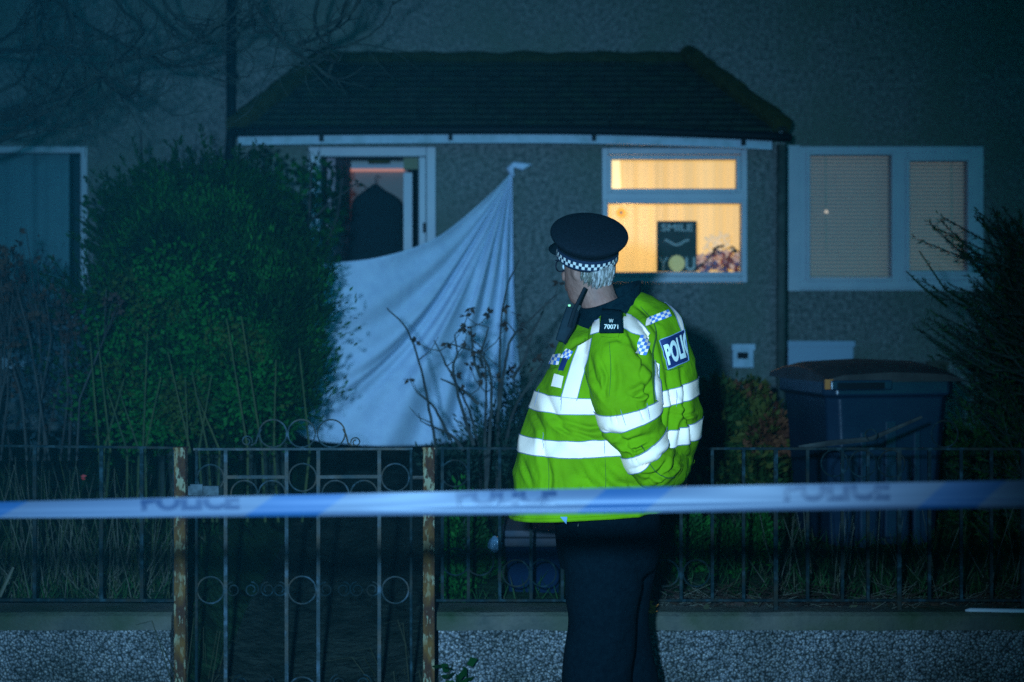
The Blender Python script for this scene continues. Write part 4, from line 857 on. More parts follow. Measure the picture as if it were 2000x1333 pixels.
for x0, x1 in ((275, 468), (890, 1088), (1530, 1738)):
    b = MB(); bm = bmesh.new(); bv = [bm.verts.new((u, v, 0)) for u, v in vs_]
    for f in fs_:
        try: bm.faces.new([bv[k] for k in f])
        except ValueError: pass
    bmesh.ops.bisect_plane(bm, geom=bm.verts[:]+bm.edges[:]+bm.faces[:], plane_co=(0, .62, 0), plane_no=(0, 1, 0), clear_outer=True)
    bm.verts.index_update(); bm.verts.ensure_lookup_table()
    b.v = [P(x0+(x1-x0)*v.co.x, tape_xy(x0+(x1-x0)*v.co.x, .34+.97*v.co.y), tD(x0+(x1-x0)*v.co.x)+tdis(x0+(x1-x0)*v.co.x, .34+.97*v.co.y)-.003) for v in bm.verts]
    b.f = [tuple(v.index for v in f.verts) for f in bm.faces]; b.m = [0]*len(b.f); bm.free(); b.build('lettering', M_tt, tape)

# ---------------------------------------------------------------- police officer
DO = 4.6
man = thing('person', 'grey haired officer in a flat cap and bright green jacket, looking away', 'person', P(1190, 1526, DO))
def loft_torso(keys, n, nu, zo=0):
    rows = []
    for (xl, yl, xr, yr, yc, bd) in cr(keys, n):
        L_, R_ = P(xl, yl, DO), P(xr, yr, DO); zc = CH-(yc-HZ)/F*(DO-bd); zm = (L_.z+R_.z)/2; row = []
        for k in range(nu):
            th = 2*math.pi*k/nu; c, s = math.cos(th), math.sin(th)
            sx = math.copysign(abs(c)**.85, c); sy = math.copysign(abs(s)**.85, s)
            x = (L_.x+R_.x)/2+(R_.x-L_.x)/2*sx; z = L_.z+(R_.z-L_.z)*(sx+1)/2+(zc-zm)*s*s
            row.append(V((x, DO-bd*sy, z)))
        rows.append(row)
    return rows
tk = [(1136, 622, 1243, 570, 612, .07), (1112, 646, 1280, 586, 634, .125), (1093, 666, 1318, 608, 650, .185), (1079, 700, 1342, 655, 692, .232), (1060, 745, 1352, 703, 745, .245),
      (1049, 765, 1357, 736, 776, .245), (1038, 797, 1358, 768, 808, .245), (1027, 823, 1367, 795, 832, .245), (1017, 847, 1366, 812, 858, .248), (1009, 877, 1362, 846, 891, .25),
      (1003, 940, 1336, 918, 950, .235), (1000, 978, 1312, 958, 990, .235), (999, 1009, 1290, 990, 1017, .235)]
NS = 14; NUT = 250
TR = loft_torso(tk, NS, NUT)
def normals(G, closed=True):
    N_ = []
    for a in range(len(G)):
        row = []
        for k in range(len(G[0])):
            du = G[a][(k+1) % len(G[0])]-G[a][k-1]; dv = G[min(a+1, len(G)-1)][k]-G[max(a-1, 0)][k]; n = du.cross(dv)
            row.append(n.normalized() if n.length > 1e-9 else V((0, 0, 1)))
        N_.append(row)
    return N_
def wrinkle(G, amp, seed, fx=2.4, fz=6, cen=None):
    N_ = normals(G); c = sum((q for r in G for q in r), V((0, 0, 0)))/(len(G)*len(G[0])); sgn = 1 if sum((G[len(G)//2][k]-c).dot(N_[len(G)//2][k]) for k in range(len(G[0]))) > 0 else -1
    for a in range(len(G)):
        f = min(1, a/6)
        for k in range(len(G[0])):
            p = G[a][k]; v = noise.noise(V((p.x*fx*3+p.z*5+seed, p.y*fx, p.z*fz)))*1.0+.6*noise.noise(V((p.x*13+seed, p.y*9, p.z*11-p.x*9)))
            v = 1-2*abs(v) if seed % 2 else v
            G[a][k] = p+N_[a][k]*sgn*amp*f*v
    return sgn
def seg_d(px, py, a, c):
    vx, vy = c[0]-a[0], c[1]-a[1]; L2 = vx*vx+vy*vy or 1; t = max(0, min(1, ((px-a[0])*vx+(py-a[1])*vy)/L2)); dx, dy = px-a[0]-vx*t, py-a[1]-vy*t
    return math.hypot(dx, dy), (vx*dy-vy*dx), t
def folds(G, sgn, FL):
    N_ = normals(G)
    for a in range(len(G)):
        for k in range(len(G[0])):
            p = G[a][k]
            if N_[a][k].y*sgn > .3: continue
            px, py = 1000+p.x/p.y*F, HZ+(CH-p.z)/p.y*F; tot = 0
            for pts, w_, dep in FL:
                best = (1e9, 0, 0); 
                for i in range(len(pts)-1):
                    q = seg_d(px, py, pts[i], pts[i+1])
                    if q[0] < best[0]: best = (q[0], q[1], (i+q[2])/(len(pts)-1))
                if best[0] > w_*3.2: continue
                e = math.sin(math.pi*(.08+.84*best[2])); x_ = best[0]/w_*(1 if best[1] > 0 else -1)
                tot += dep*e*(-math.exp(-(x_*x_)*3)+.9*math.exp(-((x_-1.1)**2)*1.6)+.35*math.exp(-((x_+1.6)**2)*1.2))
            G[a][k] = p+N_[a][k]*sgn*tot*1.45
TF = [([(1062, 760), (1085, 815), (1112, 850)], 12, .007), ([(1098, 822), (1150, 838), (1205, 830)], 10, .008), ([(1110, 840), (1170, 862)], 8, .006),
      ([(1060, 880), (1075, 930), (1068, 985)], 12, .008), ([(1090, 900), (1098, 960), (1092, 1000)], 9, .006), ([(1160, 900), (1200, 945), (1260, 955)], 12, .009), ([(1120, 925), (1180, 965), (1240, 975)], 10, .006),
      ([(1250, 600), (1285, 650), (1300, 720)], 10, .006), ([(1230, 590), (1262, 610), (1300, 640)], 8, .004), ([(1100, 690), (1125, 672), (1160, 655)], 8, .004), ([(1300, 720), (1312, 790), (1305, 860)], 9, .009), ([(1330, 720), (1336, 790), (1322, 870)], 8, .008),
      ([(1085, 830), (1120, 852)], 5, .005), ([(1130, 905), (1150, 945), (1140, 990)], 6, .005), ([(1190, 900), (1225, 930), (1245, 985)], 6, .006), ([(1020, 900), (1040, 950)], 6, .005), ([(1215, 985), (1260, 970), (1300, 975)], 6, .006), ([(1066, 720), (1090, 715), (1105, 700)], 5, .004), ([(1310, 800), (1335, 815), (1358, 806)], 5, .005), ([(1150, 985), (1200, 995)], 5, .004),
      ([(1318, 760), (1345, 830), (1352, 880)], 8, .008), ([(1300, 880), (1330, 905), (1352, 890)], 8, .008), ([(1040, 800), (1060, 840), (1062, 900)], 8, .005)]
SF = [([(1170, 700), (1185, 735), (1180, 775)], 6, .005), ([(1240, 660), (1255, 700), (1250, 735)], 6, .005), ([(1228, 770), (1250, 775), (1278, 760)], 5, .006), ([(1200, 800), (1206, 830)], 4, .004), ([(1245, 790), (1258, 822)], 4, .004), ([(1235, 862), (1245, 905)], 4, .004), ([(1205, 862), (1240, 880), (1270, 868)], 5, .006), ([(1255, 925), (1290, 930), (1325, 905)], 5, .007), ([(1285, 890), (1302, 880), (1318, 868)], 5, .005), ([(1225, 640), (1245, 690), (1280, 735)], 10, .008), ([(1150, 690), (1160, 740), (1185, 780)], 8, .006), ([(1180, 668), (1205, 662), (1235, 680)], 7, .004), ([(1280, 730), (1262, 762), (1232, 778)], 9, .010), ([(1255, 745), (1268, 770), (1262, 790)], 8, .008), ([(1205, 690), (1212, 740), (1208, 776)], 12, -.004),
      ([(1195, 842), (1225, 865), (1270, 850)], 9, .009), ([(1175, 838), (1200, 850), (1240, 842)], 7, .006), ([(1240, 915), (1275, 905), (1310, 880)], 8, .008), ([(1262, 940), (1290, 920), (1305, 890)], 8, .009), ([(1290, 940), (1312, 915), (1318, 890)], 7, .008)]
sgnT = wrinkle(TR, .007, 3); folds(TR, sgnT, TF)
jk = MB(); jk.grid(TR, closed=True)
# underside lip
jk.grid([TR[-1], [q+V((0, 0, .012))+(V((1.2, DO, q.z))-q)*0 for q in [DOq*1 for DOq in TR[-1]]]], closed=True)
jacket = jk.build('jacket', M_hiviz, man, smooth=True); jacket['label'] = 'green high visibility police jacket with silver bands'
md = jacket.modifiers.new('thick', 'SOLIDIFY'); md.thickness = .004; md.offset = -1
def band(G, sgn, v0, v1, name, m, off=.0035, k0=None, k1=None, piping=True):
    N_ = normals(G); nu = len(G[0]); rows = [[G[a][k]+N_[a][k]*sgn*off for k in range(nu)] for a in range(v0, v1+1)]
    b = MB()
    if k0 is None: b.grid(rows, closed=True)
    else: b.grid([r[k0:k1] for r in rows])
    o = b.build(name, m, jacket, smooth=True)
    if piping:
        b = MB()
        for a in (v0, v1):
            b.tube([G[a][k % nu]+N_[a][k % nu]*sgn*off for k in (range(nu+1) if k0 is None else range(k0, k1))], .0016, 4, cap=False)
        b.build('seam', M_piping, jacket)
    return o
band(TR, sgnT, 5*NS, 6*NS, 'reflective_band', M_retro); band(TR, sgnT, 8*NS, 9*NS, 'reflective_band', M_retro)
# sleeve (arm bent behind the back); (cx, cy, half px, depth, half depth, tilt deg, bow)
sk = [(1196, 618, 26, 4.45, .05, 8), (1200, 652, 52, 4.41, .08, 8), (1211, 712, 64, 4.375, .095, 10), (1220, 765, 64, 4.36, .1, 13), (1226, 786, 63, 4.36, .1, 15), (1231, 816, 60, 4.365, .098, 18),
      (1244, 846, 52, 4.38, .09, 26), (1254, 862, 50, 4.375, .088, 31), (1264, 888, 48, 4.385, .085, 38), (1283, 908, 47, 4.40, .082, 50), (1307, 912, 42, 4.44, .072, 66), (1330, 905, 34, 4.50, .058, 80), (1346, 896, 27, 4.58, .045, 88)]
def loft_sleeve(keys, n, nu, dx=0, dD=0, mirror=1):
    rows = []
    for cx, cy, hw, D, bd, tilt in cr(keys, n):
        c = P(cx+dx, cy, D+dD); a = hw/F*D; t = R(tilt); u1 = V((math.cos(t), 0, math.sin(t))); u2 = V((0, -1, -.26)).normalized()*mirror
        rows.append([c+u1*a*math.cos(2*math.pi*k/nu)+u2*bd*math.sin(2*math.pi*k/nu)*mirror for k in range(nu)])
    return rows
SR = loft_sleeve(sk, NS, 160); sgnS = wrinkle(SR, .007, 7, 2.2, 7); folds(SR, sgnS, SF)
b = MB(); b.grid(SR, closed=True); b.cap(SR[0]); slv = b.build('sleeve', M_hiviz, jacket, smooth=True)
band(SR, sgnS, 4*NS, 5*NS, 'reflective_band', M_retro); band(SR, sgnS, 7*NS, 8*NS, 'reflective_band', M_retro)
band(SR, sgnS, 10*NS+4, 11*NS, 'cuff', M_hiviz, off=.006, piping=False)
b = MB(); n_ = normals(SR)
b.tube([SR[a][40] + n_[a][40]*sgnS*.001 for a in range(6*NS+2, 10*NS)], .002, 4); b.build('seam', M_seam_fold, jacket)
# far sleeve
sk2 = [(cx+8, cy-20, hw*.9, DO+(DO-D)+.0, bd, tilt) for cx, cy, hw, D, bd, tilt in sk]
S2 = loft_sleeve(sk2, 5, 40); wrinkle(S2, .008, 9); b = MB(); b.grid(S2, closed=True); b.cap(S2[0]); b.build('sleeve', M_hiviz, jacket, smooth=True)
s2s = 1
band(S2, -1 if False else sgnS, 4*5, 5*5, 'reflective_band', M_retro, piping=False); band(S2, sgnS, 7*5, 8*5, 'reflective_band', M_retro, piping=False)
# back bulge of loose fabric on the rear edge with its own bands
# projection of badges and tapes onto the jacket surface
allv = []; allf = []
for G in (TR, SR):
    i0 = len(allv); nu = len(G[0]); allv += [q for r in G for q in r]
    for a in range(len(G)-1):
        for k in range(nu): allf.append((i0+a*nu+k, i0+a*nu+(k+1) % nu, i0+(a+1)*nu+(k+1) % nu, i0+(a+1)*nu+k))
bvh = BVHTree.FromPolygons(allv, allf); CO = V((0, 0, CH))
def proj(px, py, off):
    d = (P(px, py, 4.6)-CO).normalized(); h, n, i, _ = bvh.ray_cast(CO, d)
    if h is None:
        h, n, i, _ = bvh.find_nearest(P(px, py, DO-.05))
    if n.dot(d) > 0: n = -n
    return h+n*off
def decal(quad, nu, nv, name, mats, off, parent=None, mf=None, curve=None):
    G = [[proj(*bil(quad, i/nu, j/nv), off) for i in range(nu+1)] for j in range(nv+1)]
    b = MB(); b.grid(G, mf=mf); return b.build(name, mats, parent or jacket, smooth=mf is None)
def strip(pts_l, pts_r, name, m, off=.0045, n=6):
    a = cr([tuple(map(float, p)) for p in pts_l], n); c = cr([tuple(map(float, p)) for p in pts_r], n)
    G = [[proj(p[0]+(q[0]-p[0])*t/5, p[1]+(q[1]-p[1])*t/5, off) for t in range(6)] for p, q in zip(a, c)]
    b = MB(); b.grid(G); o = b.build(name, m, jacket, smooth=True)
    b = MB()
    for s in (0, 5): b.tube([g_[s] for g_ in G], .0014, 4)
    b.build('seam', M_piping, jacket); return o
def rectg(G): pass
strip([(1130, 678), (1118, 710), (1107, 745), (1096, 782)], [(1157, 662), (1150, 700), (1138, 740), (1127, 784)], 'brace_strip', M_retro)
strip([(1159, 632), (1172, 625)], [(1155, 655), (1172, 650)], 'brace_strip', M_retro)
strip([(1210, 612), (1232, 619), (1254, 634), (1270, 652)], [(1212, 640), (1232, 651), (1250, 657), (1262, 667)], 'brace_strip', M_retro)
strip([(1298, 592), (1315, 612), (1326, 640), (1333, 655)], [(1308, 600), (1325, 618), (1331, 632), (1334, 648)], 'brace_strip', M_retro)
strip([(1276, 705), (1277, 740), (1279, 780)], [(1287, 712), (1287, 745), (1291, 790)], 'brace_strip', M_retro, off=.006)
ck = lambda a, k: (a+k) % 2
decal([(1262, 640), (1310, 620), (1304, 608), (1262, 626)], 8, 3, 'check_tab', [M_retro, M_retroblue], .007, mf=lambda a, k: 0 if k < 1 else ck(a, k))
decal([(1239, 692), (1261, 696), (1269, 660), (1250, 656)], 4, 6, 'check_tab', [M_retro, M_retroblue], .007, mf=ck)
decal([(1069, 712), (1094, 712), (1098, 694), (1074, 694)], 5, 3, 'check_tab', [M_retro, M_retroblue], .007, mf=ck)
decal([(1097, 700), (1113, 704), (1122, 688), (1108, 683)], 4, 3, 'check_tab', [M_retro, M_retroblue], .007, mf=ck)
decal([(1093, 724), (1103, 726), (1112, 702), (1101, 700)], 3, 3, 'name_tab', M_navyp, .007)
o = decal([(1080, 756), (1099, 760), (1104, 736), (1086, 732)], 4, 4, 'badge_pocket', M_retro, .008)
# POLICE back patch
pq = [(1304, 722), (1350, 703), (1338, 645), (1288, 666)]
pq2 = [(1303, 722), (1341, 705), (1333, 646), (1287, 667)]
decal(pq2, 12, 12, 'back_patch', M_navyp, .006)
vs_, fs_ = textmesh('POLICE', .045)
b = MB()
tq = [(1303, 714), (1352, 692), (1342, 652), (1294, 675)]
bm = bmesh.new(); bv = [bm.verts.new((u, v, 0)) for u, v in vs_]
for f in fs_:
    try: bm.faces.new([bv[k] for k in f])
    except ValueError: pass
def patch_text(u, v):   # foreshortens towards the turned-away side
    x, y = bil([(1304, 714), (1356, 690), (1346, 643), (1295, 676)], u, v); x = min(x, 1339-(1-v)*0-(v*6)); return proj(x, y, .0085)
b.v = [patch_text(v.co.x, v.co.y) for v in bm.verts]; b.f = [tuple(v.index for v in f.verts) for f in bm.faces] if bm.verts.index_update() is None else []; b.m = [0]*len(b.f)
b.build('lettering', mat('patch_letter', (.62, .6, .5), .6), jacket); bm.free()
b = MB(); per = [bil(pq2, *uv) for uv in [(i/10, 0) for i in range(10)]+[(1, i/10) for i in range(10)]+[(1-i/10, 1) for i in range(10)]+[(0, 1-i/10) for i in range(11)]]
b.tube([proj(x, y, .008) for x, y in per], .0016, 4, cap=False); b.build('patch_border', mat('patch_edge', (.2, .25, .35), .7), jacket)
# epaulette
def epq(u, v, o=0): x, y = bil([(1172, 651), (1214, 651), (1211, 612), (1177, 609)], u, v); return P(x, y, 4.305+.055*v*v-.008*math.sin(math.pi*u)+.0*v-o)
b = MB(); b.grid([[epq(i/8, j/8) for i in range(9)] for j in range(9)]); ep = b.build('epaulette', M_collar, jacket, smooth=True)
md = ep.modifiers.new('thick', 'SOLIDIFY'); md.thickness = .012; md.offset = 1
def eptext(txt, u0, u1, v0, v1):
    vs, fs = textmesh(txt, .02); b = MB(); b.v = [epq(u0+(u1-u0)*u, v0+(v1-v0)*v, .019) for u, v in vs]; b.f = fs; b.m = [0]*len(fs); b.build('lettering', M_letter, jacket)
eptext('W', .38, .62, .5, .68); eptext('70071', .16, .86, .2, .42)
decal([(1177, 661), (1211, 662), (1212, 650), (1176, 649)], 5, 3, 'shoulder_loop', M_hiviz, .012)
# seams, and fold shade painted as dark lines
def line(pts, name='seam', m=M_seam_fold, off=.002, r_=.0024):
    pp = cr([tuple(map(float, p)) for p in pts], 6); b = MB(); n = len(pp); b.tube([proj(x, y, off) for x, y in pp], [r_*(.3+.7*math.sin(math.pi*(k+.5)/n)) for k in range(n)], 4); b.build(name, m, jacket)
line([(1252, 600), (1280, 640), (1274, 700), (1276, 760), (1280, 820)], r_=.003)
line([(1143, 662), (1142, 720), (1160, 780)], r_=.002); line([(1160, 648), (1150, 700), (1150, 740)], r_=.002)
line([(1288, 655), (1296, 720), (1334, 715)], r_=.0015)
for pts in ([(1098, 770), (1097, 803)], [(1055, 762), (1046, 794)], [(1062, 846), (1060, 878)], [(1180, 858), (1181, 888)], [(1212, 800), (1222, 832)], [(1262, 788), (1268, 820)], [(1320, 762), (1322, 795)]): line(pts, 'seam', M_piping, .0045, .0013)
line([(1190, 668), (1193, 720), (1190, 775)], 'seam', M_seam_fold, .001, .0012); line([(1108, 640), (1098, 690), (1084, 760)], 'seam', M_seam_fold, .001, .0014); line([(1182, 895), (1183, 950), (1180, 1005)], 'seam', M_seam_fold, .001, .0012); line([(1070, 880), (1072, 940), (1068, 1000)], 'seam', M_seam_fold, .001, .0012)
# collar
ckk = [(1106, 656, 1244, 600, .135), (1116, 636, 1250, 580, .118), (1128, 612, 1252, 560, .095), (1136, 600, 1251, 549, .082), (1146, 602, 1246, 553, .072), (1150, 620, 1238, 580, .066)]
G = []
for xl, yl, xr, yr, bd in cr(ckk, 4):
    L_, R_ = P(xl, yl, DO), P(xr, yr, DO); m_ = (L_+R_)/2; row = []
    for k in range(48):
        t = 2*math.pi*k/48; c, s = math.cos(t), math.sin(t); dz = -.022 if s > 0 else .01
        row.append(V((m_.x+(R_.x-m_.x)*c, DO-bd*s, L_.z+(R_.z-L_.z)*(c+1)/2+dz*abs(s))))
    G.append(row)
b = MB(); b.grid(G, closed=True); b.build('collar', M_collar, jacket, smooth=True)
# body: one continuous mesh (head + neck + torso core + legs), remeshed
Hc = P(1151, 524, DO); fwd = V((-.72, .69, 0)).normalized(); lft = V((-fwd.y, fwd.x, 0)); 
def HL(x, y, z): return Hc - lft*x*.94 + fwd*y*.93 + V((0, 0, 1))*z*.97     # local head: x right, y forward, z up
hk = [(-.122, .020, .058, .03), (-.115, .032, .070, .01), (-.10, .043, .080, -.02), (-.08, .052, .088, -.05), (-.05, .064, .094, -.072), (-.02, .070, .093, -.086), (.01, .074, .095, -.093), (.04, .076, .096, -.095), (.07, .072, .088, -.088), (.095, .055, .062, -.065), (.112, .025, .02, -.03)]
bm_ = MB(); G = []
for z, hw, fy, by in cr(hk, 3):
    G.append([HL(hw*math.copysign(abs(math.cos(t))**.9, math.cos(t)), (fy+by)/2+(fy-by)/2*math.sin(t), z) for t in [2*math.pi*k/32 for k in range(32)]])
bm_.grid(G, closed=True); bm_.cap(G[0], flip=True); bm_.cap(G[-1])
bm_.tube([HL(0, .088, .02), HL(0, .1, .0), HL(0, .113, -.02), HL(0, .112, -.03), HL(0, .092, -.036)], [.008, .011, .014, .016, .008], 8)
bm_.tube([HL(-.024, .09, -.058), HL(0, .1, -.056), HL(.024, .09, -.058)], [.005, .009, .005], 8); bm_.tube([HL(-.022, .088, -.07), HL(0, .097, -.07), HL(.022, .088, -.07)], [.005, .009, .005], 8)
bm_.tube([HL(-.045, .085, .028), HL(0, .097, .03), HL(.045, .085, .028)], [.007, .009, .007], 8)
for s in (-1, 1):   # ears
    pts = [HL(s*(.072+.004*math.sin(a)), -.002+.017*math.cos(a)*1.0, -.008+.03*math.sin(a)) for a in [R(x) for x in range(-110, 200, 25)]]
    bm_.tube(pts, .0055, 6); bm_.tube([HL(s*.068, .0, -.035), HL(s*.073, .0, -.02), HL(s*.072, -.004, .01)], [.008, .008, .008], 8)
neck = [P(1158, 548, DO+.0), P(1168, 585, DO), P(1180, 610, DO), P(1190, 660, DO)]
bm_.tube(neck, [.058, .060, .062, .08], 20)
G = []
for i, (px, py, a, d) in enumerate([(1190, 625, .05, .07), (1200, 650, .12, .2), (1205, 720, .135, .18), (1200, 820, .13, .16), (1195, 920, .135, .17), (1190, 1010, .14, .17), (1188, 1060, .13, .16)]):
    c = P(px, py, DO); G.append([c+V((a*math.cos(t), d*math.sin(t), 0)) for t in [2*math.pi*k/28 for k in range(28)]])
bm_.grid(G, closed=True); bm_.cap(G[0]); bm_.cap(G[-1])
for s in (-1, 1):   # legs and arms inside the clothing
    D = DO+s*.095; bm_.tube([P(1188, 1030, D), P(1186, 1150, D), P(1184, 1290, D), P(1190, 1400, D), P(1196, 1490, D)], [.085, .078, .055, .05, .038], 16)
    D = DO+s*.19; bm_.tube([P(1200, 652, D), P(1225, 760, D), P(1262, 870, D), P(1300, 905, DO+s*.15), P(1334, 922, DO+s*.05)], [.045, .042, .035, .03, .024], 12)
body = bm_.build('body', M_skin, man, smooth=True)
rm = body.modifiers.new('skin', 'REMESH'); rm.mode = 'VOXEL'; rm.voxel_size = .0045; rm.use_smooth_shade = True
sm_ = body.modifiers.new('soft', 'SMOOTH'); sm_.iterations = 4; sm_.factor = .5
# hands clasped behind the back
def hand(base, d, side, name='hand'):
    b = MB(); up = V((0, 0, 1)); d = d.normalized(); s_ax = d.cross(up).normalized()
    b.tube([base-d*.02, base+d*.02, base+d*.055, base+d*.085], [.022, .028, .032, .024], 10)
    for i, L in enumerate((.062, .072, .068, .052)):
        o_ = base+d*.075+up*(.022-.015*i); p1 = o_+d*L*.45+s_ax*side*.004; p2 = p1+d*L*.25+s_ax*side*.014; p3 = p2+d*L*.08+s_ax*side*.022
        b.tube([o_, p1, p2, p3], [.009, .0085, .0078, .0055], 8)
    o_ = base+d*.03+up*.02; b.tube([o_, o_+d*.03+up*.022, o_+d*.055+up*.026+s_ax*side*.01], [.011, .0095, .007], 8)
    h = b.build(name, M_skin, man, smooth=True); r_ = h.modifiers.new('skin', 'REMESH'); r_.mode = 'VOXEL'; r_.voxel_size = .003; r_.use_smooth_shade = True
hand(P(1326, 922, DO-.01), V((-.15, .9, -.1)), 1); hand(P(1322, 925, DO+.2), V((-.15, -.9, -.1)), -1)
# eyes
b = MB()
for s in (-1, 1):
    c = HL(s*.032, .082, .006); b.tube([c-fwd*.012, c-fwd*.006, c, c+fwd*.006, c+fwd*.011], [.004, .010, .0118, .010, .004], 12)
b.build('eyes', mat('eye_white', (.5, .5, .48), .3), man, smooth=True)
# hair: strands hugging the back and sides
def headr(z, t):   # surface point at local height z and angle t (0 = right, 90 = front)
    kk = None
    for i in range(len(hk)-1):
        if hk[i][0] <= z <= hk[i+1][0]: kk = i; break
    if kk is None: kk = 0 if z < hk[0][0] else len(hk)-2
    a, c = hk[kk], hk[kk+1]; f = min(1, max(0, (z-a[0])/(c[0]-a[0]))); hw, fy, by = (a[i]+(c[i]-a[i])*f for i in (1, 2, 3))
    return hw*math.copysign(abs(math.cos(t))**.9, math.cos(t)), (fy+by)/2+(fy-by)/2*math.sin(t)
rnd.seed(77); hb = MB()
G = []
for j in range(9):
    row = []
    for i in range(41):
        t = R(200+186*i/40); zl = -.052+.03*(abs(i-20)/20)**2; z = zl+(.05-zl)*j/8; x, y = headr(z, t); e = 1.05+.02*min(j, 3)/3 if j else 1.0; row.append(HL(x*(1+.02*(1-min(j, 4)/4)), y*(1+.02*(1-min(j, 4)/4)), z))
    G.append(row)
hb.grid(G)
for k in range(1500):
    t = R(rnd.uniform(196, 388)); q = abs((math.degrees(t)-290)/100); zl = -.074+.045*q**2+rnd.uniform(-.01, .008); path = []
    for j in range(6):
        z = .03+(zl-.03)*j/5; tt = t+.1*math.sin(j*.7+k)*j/5*.5+(j/5)*.05; x, y = headr(z, tt); lift = (.0005+.0012*j+.003*rnd.random()*min(1, j/2))*(1-.35*(j/5)**3); l = math.hypot(x, y) or 1; lift += .0035*math.sin(t*23+math.sin(t*61)*2)*j/5; path.append(HL(x*(1+lift/l), y*(1+lift/l), z+.006*math.sin(t*31)*j/5))
    hb.tube(path, [.0017, .002, .0022, .002, .0016, .0005], 3, 0 if rnd.random() < (.85 if q < .7 else .35) else 1, cap=False)
hair = hb.build('hair', M_hair, man, smooth=True)
# glasses
b = MB()
b.tube([HL(-.077, -.01, .014), HL(-.079, .03, .022), HL(-.074, .09, .026)], .0026, 6); b.tube([HL(.077, -.01, .014), HL(.079, .03, .022), HL(.074, .09, .026)], .0026, 6)
for s in (-1, 1): b.tube([HL(s*.04+.032*math.cos(t*.3142), .103-.012*abs(math.cos(t*.3142)), .008+.018*math.sin(t*.3142)) for t in range(21)], .0024, 5)
b.tube([HL(-.01, .108, .014), HL(.01, .108, .014)], .0022, 5); b.build('glasses', mat('glasses_frame', (.01, .01, .015), .3, spec=.6), man)
b = MB(); b.tube([HL(-.0795, .0, .0165), HL(-.081, .03, .0235), HL(-.078, .055, .026)], .0023, 6); b.build('glasses_arm', mat('silver_arm', (.55, .6, .6), .35, spec=.6), man)
# cap
capc = P(1147, 499, DO)+V((0, .0, 0)); Mr = Matrix.Rotation(R(4), 3, 'Y') @ Matrix.Rotation(R(31), 3, 'X')
def CL(x, y, z): return capc+Mr @ V((x, y, z))
cap = MB(); prof = [(.098, -.004), (.0985, .036), (.1, .044), (.113, .056), (.1215, .066), (.1255, .075), (.1235, .083), (.112, .090), (.08, .098), (.04, .101), (.002, .102)]
G = []
for r_, z in cr(prof, 3): G.append([CL(r_*math.cos(t)*(1.0), r_*math.sin(t)*1.02, z+.006*math.sin(t)*(r_/.125)) for t in [2*math.pi*k/64 for k in range(64)]])
cap.grid(G, closed=True); capo = cap.build('cap', M_cap, man, smooth=True); capo['label'] = 'black flat topped police cap with chequered band'
b = MB(); n = 64; rows = []
for z in (.001, .0115, .022, .0325): rows.append([CL(.1006*math.cos(2*math.pi*k/n), .1006*1.02*math.sin(2*math.pi*k/n), z) for k in range(n)])
b.grid(rows[:3], closed=True, mf=lambda a, k: (a+k) % 2); b.grid(rows[2:], closed=True, mf=lambda a, k: 1); b.build('check_band', [mat('white_check', (.5, .46, .4), .6), M_capband], capo)
b = MB(); b.tube([CL(.0985*math.cos(2*math.pi*k/48), .1*math.sin(2*math.pi*k/48), -.001) for k in range(49)], .0035, 6, cap=False); b.build('rim', M_capband, capo)
b = MB(); G = []
for i in range(13):
    a = R(62+i*8.5+0)+R(25); G.append([CL(.099*math.cos(a), .099*math.sin(a), .004), CL((.099+.045*math.sin(math.pi*i/12))*math.cos(a), (.099+.045*math.sin(math.pi*i/12))*math.sin(a), -.014*math.sin(math.pi*i/12))])
b.grid(G); pk = b.build('peak', M_black, capo, smooth=True); md = pk.modifiers.new('thick', 'SOLIDIFY'); md.thickness = .003
# radio
rd = MB(); a = P(1118, 602, DO-.12); c = P(1096, 668, DO-.13); ax = (a-c).normalized(); sd_ = ax.cross(V((0, -1, 0))).normalized(); dp = V((0, -.016, 0))
def obox(b, a, c, sd, dp, w_):
    vs = [c-sd*w_-dp, c+sd*w_-dp, a+sd*w_-dp, a-sd*w_-dp, c-sd*w_+dp, c+sd*w_+dp, a+sd*w_+dp, a-sd*w_+dp]; i = len(b.v); b.v += vs
    for f in ((0, 1, 2, 3), (7, 6, 5, 4), (0, 4, 5, 1), (1, 5, 6, 2), (2, 6, 7, 3), (3, 7, 4, 0)): b.f.append(tuple(i+k for k in f)); b.m.append(0)
obox(rd, a, c, sd_, dp, .019); rdo = bevel(rd.build('radio', mat('radio_plastic', (.002, .007, .01), .7, (.005, .014, .018), 30, spec=.1), man), .004)
b = MB(); b.tube([P(1112, 640, DO-.14), P(1122, 606, DO-.14), P(1143, 562, DO-.15)], [.0075, .0065, .0055], 8); b.build('antenna', M_black, rdo)
b = MB(); q = P(1112, 599, DO-.14); b.tube([q, q+V((0, 0, .006))], .004, 8); b.build('indicator', emis('green_led', (.02, .6, .04), 1), rdo)
b = MB(); b.tube([P(1129, 610, DO-.16), P(1120, 640, DO-.17), P(1102, 672, DO-.16)], .004, 6); b.build('cable', M_black, rdo)
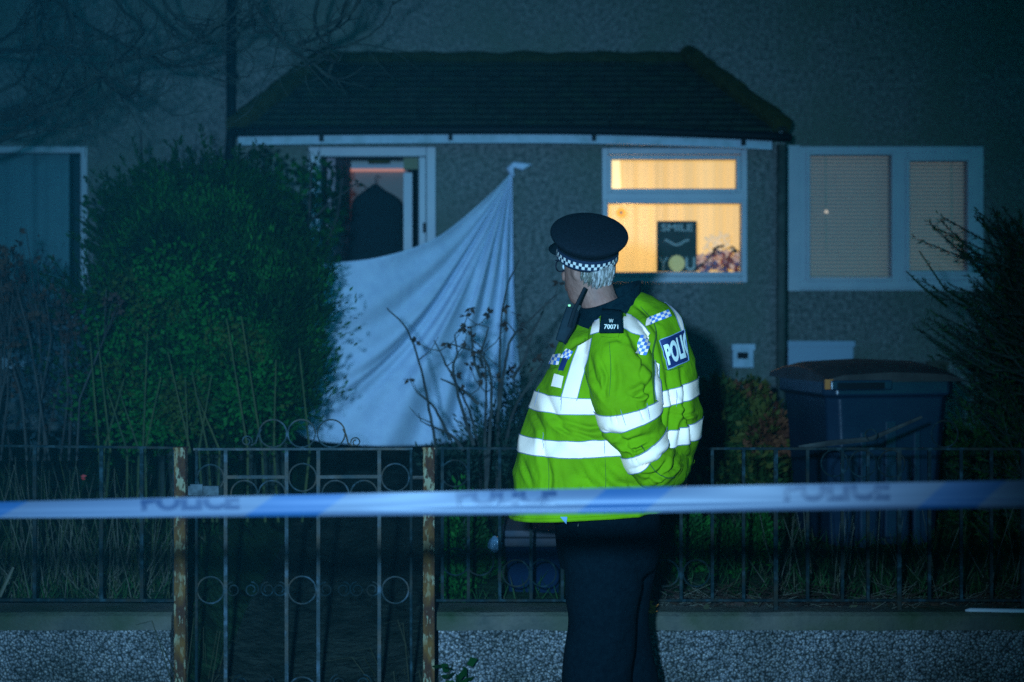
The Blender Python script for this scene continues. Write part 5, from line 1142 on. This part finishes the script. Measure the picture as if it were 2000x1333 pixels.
# trousers and boots
def leg(keys, D, nu=40):
    rows = []
    for xl, xr, py, bd in cr(keys, 6):
        c = P((xl+xr)/2, py, D); a = (xr-xl)/2/F*D; rows.append([c+V((a*math.cos(t), -bd*math.sin(t), 0)) for t in [2*math.pi*k/nu for k in range(nu)]])
    return rows
tb = MB(); hips = leg([(1086, 1286, 985, .19), (1086, 1287, 1020, .19), (1090, 1284, 1070, .185), (1098, 1276, 1110, .175)], DO)
L1 = leg([(1098, 1250, 1060, .105), (1102, 1252, 1130, .10), (1110, 1240, 1200, .09), (1106, 1238, 1260, .085), (1098, 1232, 1333, .082), (1100, 1226, 1420, .078), (1108, 1222, 1496, .075)], DO-.1)
L2 = leg([(1120, 1284, 1060, .105), (1128, 1276, 1130, .10), (1140, 1264, 1200, .09), (1145, 1270, 1260, .085), (1150, 1284, 1333, .082), (1152, 1290, 1420, .078), (1160, 1286, 1480, .075)], DO+.1)
for G, sd in ((hips, 5), (L1, 11), (L2, 13)): wrinkle(G, .006, sd, 1.6, 4); tb.grid(G, closed=True); tb.cap(G[-1]); tb.cap(G[0], flip=True)
tro = tb.build('trousers', M_trouser, man, smooth=True)
rm = tro.modifiers.new('join', 'REMESH'); rm.mode = 'VOXEL'; rm.voxel_size = .009; rm.use_smooth_shade = True
for D, cx in ((DO-.1, 1160), (DO+.1, 1215)):
    b = MB(); c = P(cx, 1500, D); c.z = .0; G = []
    for z, hx, hy, ox in ((.0, .145, .05, -.05), (.025, .148, .052, -.05), (.05, .14, .05, -.048), (.075, .11, .048, -.03), (.1, .065, .048, 0), (.16, .055, .05, .005)): G.append([V((c.x+ox+hx*math.cos(t), c.y+hy*math.sin(t), z)) for t in [2*math.pi*k/24 for k in range(24)]])
    b.grid(G, closed=True); b.cap(G[0], flip=True); b.cap(G[-1]); b.build('boot', M_black, man, smooth=True)
# ticket / small blue rag under the hem
b = MB(); b.tri(P(1094, 1010, DO-.24), P(1108, 1010, DO-.24), P(1106, 1024, DO-.24)); b.build('shirt_tail', mat('blue_cloth', (.1, .2, .3), .8), man)
b = MB(); b.leaf(P(1128, 1030, DO-.23), V((.3, 0, 1)), .012, .004); b.build('loose_thread', M_straw[0], man)

# ---------------------------------------------------------------- thin veil added so the flash lifts the dark tones
b = MB(); b.box(-70, 70, -45, 95, -1.4, 9.5); hz_ = b.build('added_haze', None or bpy.data.materials.new('dark_lift_veil'), loc=(0, 0, 0))
tag(hz_, kind='stuff'); hm = hz_.data.materials[0]; hm.use_nodes = True; ht = hm.node_tree; ht.nodes.remove(ht.nodes['Principled BSDF'])
pv = ht.nodes.new('ShaderNodeVolumePrincipled'); pv.inputs['Color'].default_value = (.12, .82, 1, 1); pv.inputs['Density'].default_value = .00074; pv.inputs['Anisotropy'].default_value = 0
ht.links.new(pv.outputs[0], ht.nodes['Material Output'].inputs['Volume'])
hz_['label'] = 'thin blue veil added through the whole street to lift the dark tones'; hz_['category'] = 'added veil'
sc.cycles.volume_max_steps = 32; sc.cycles.volume_bounces = 0
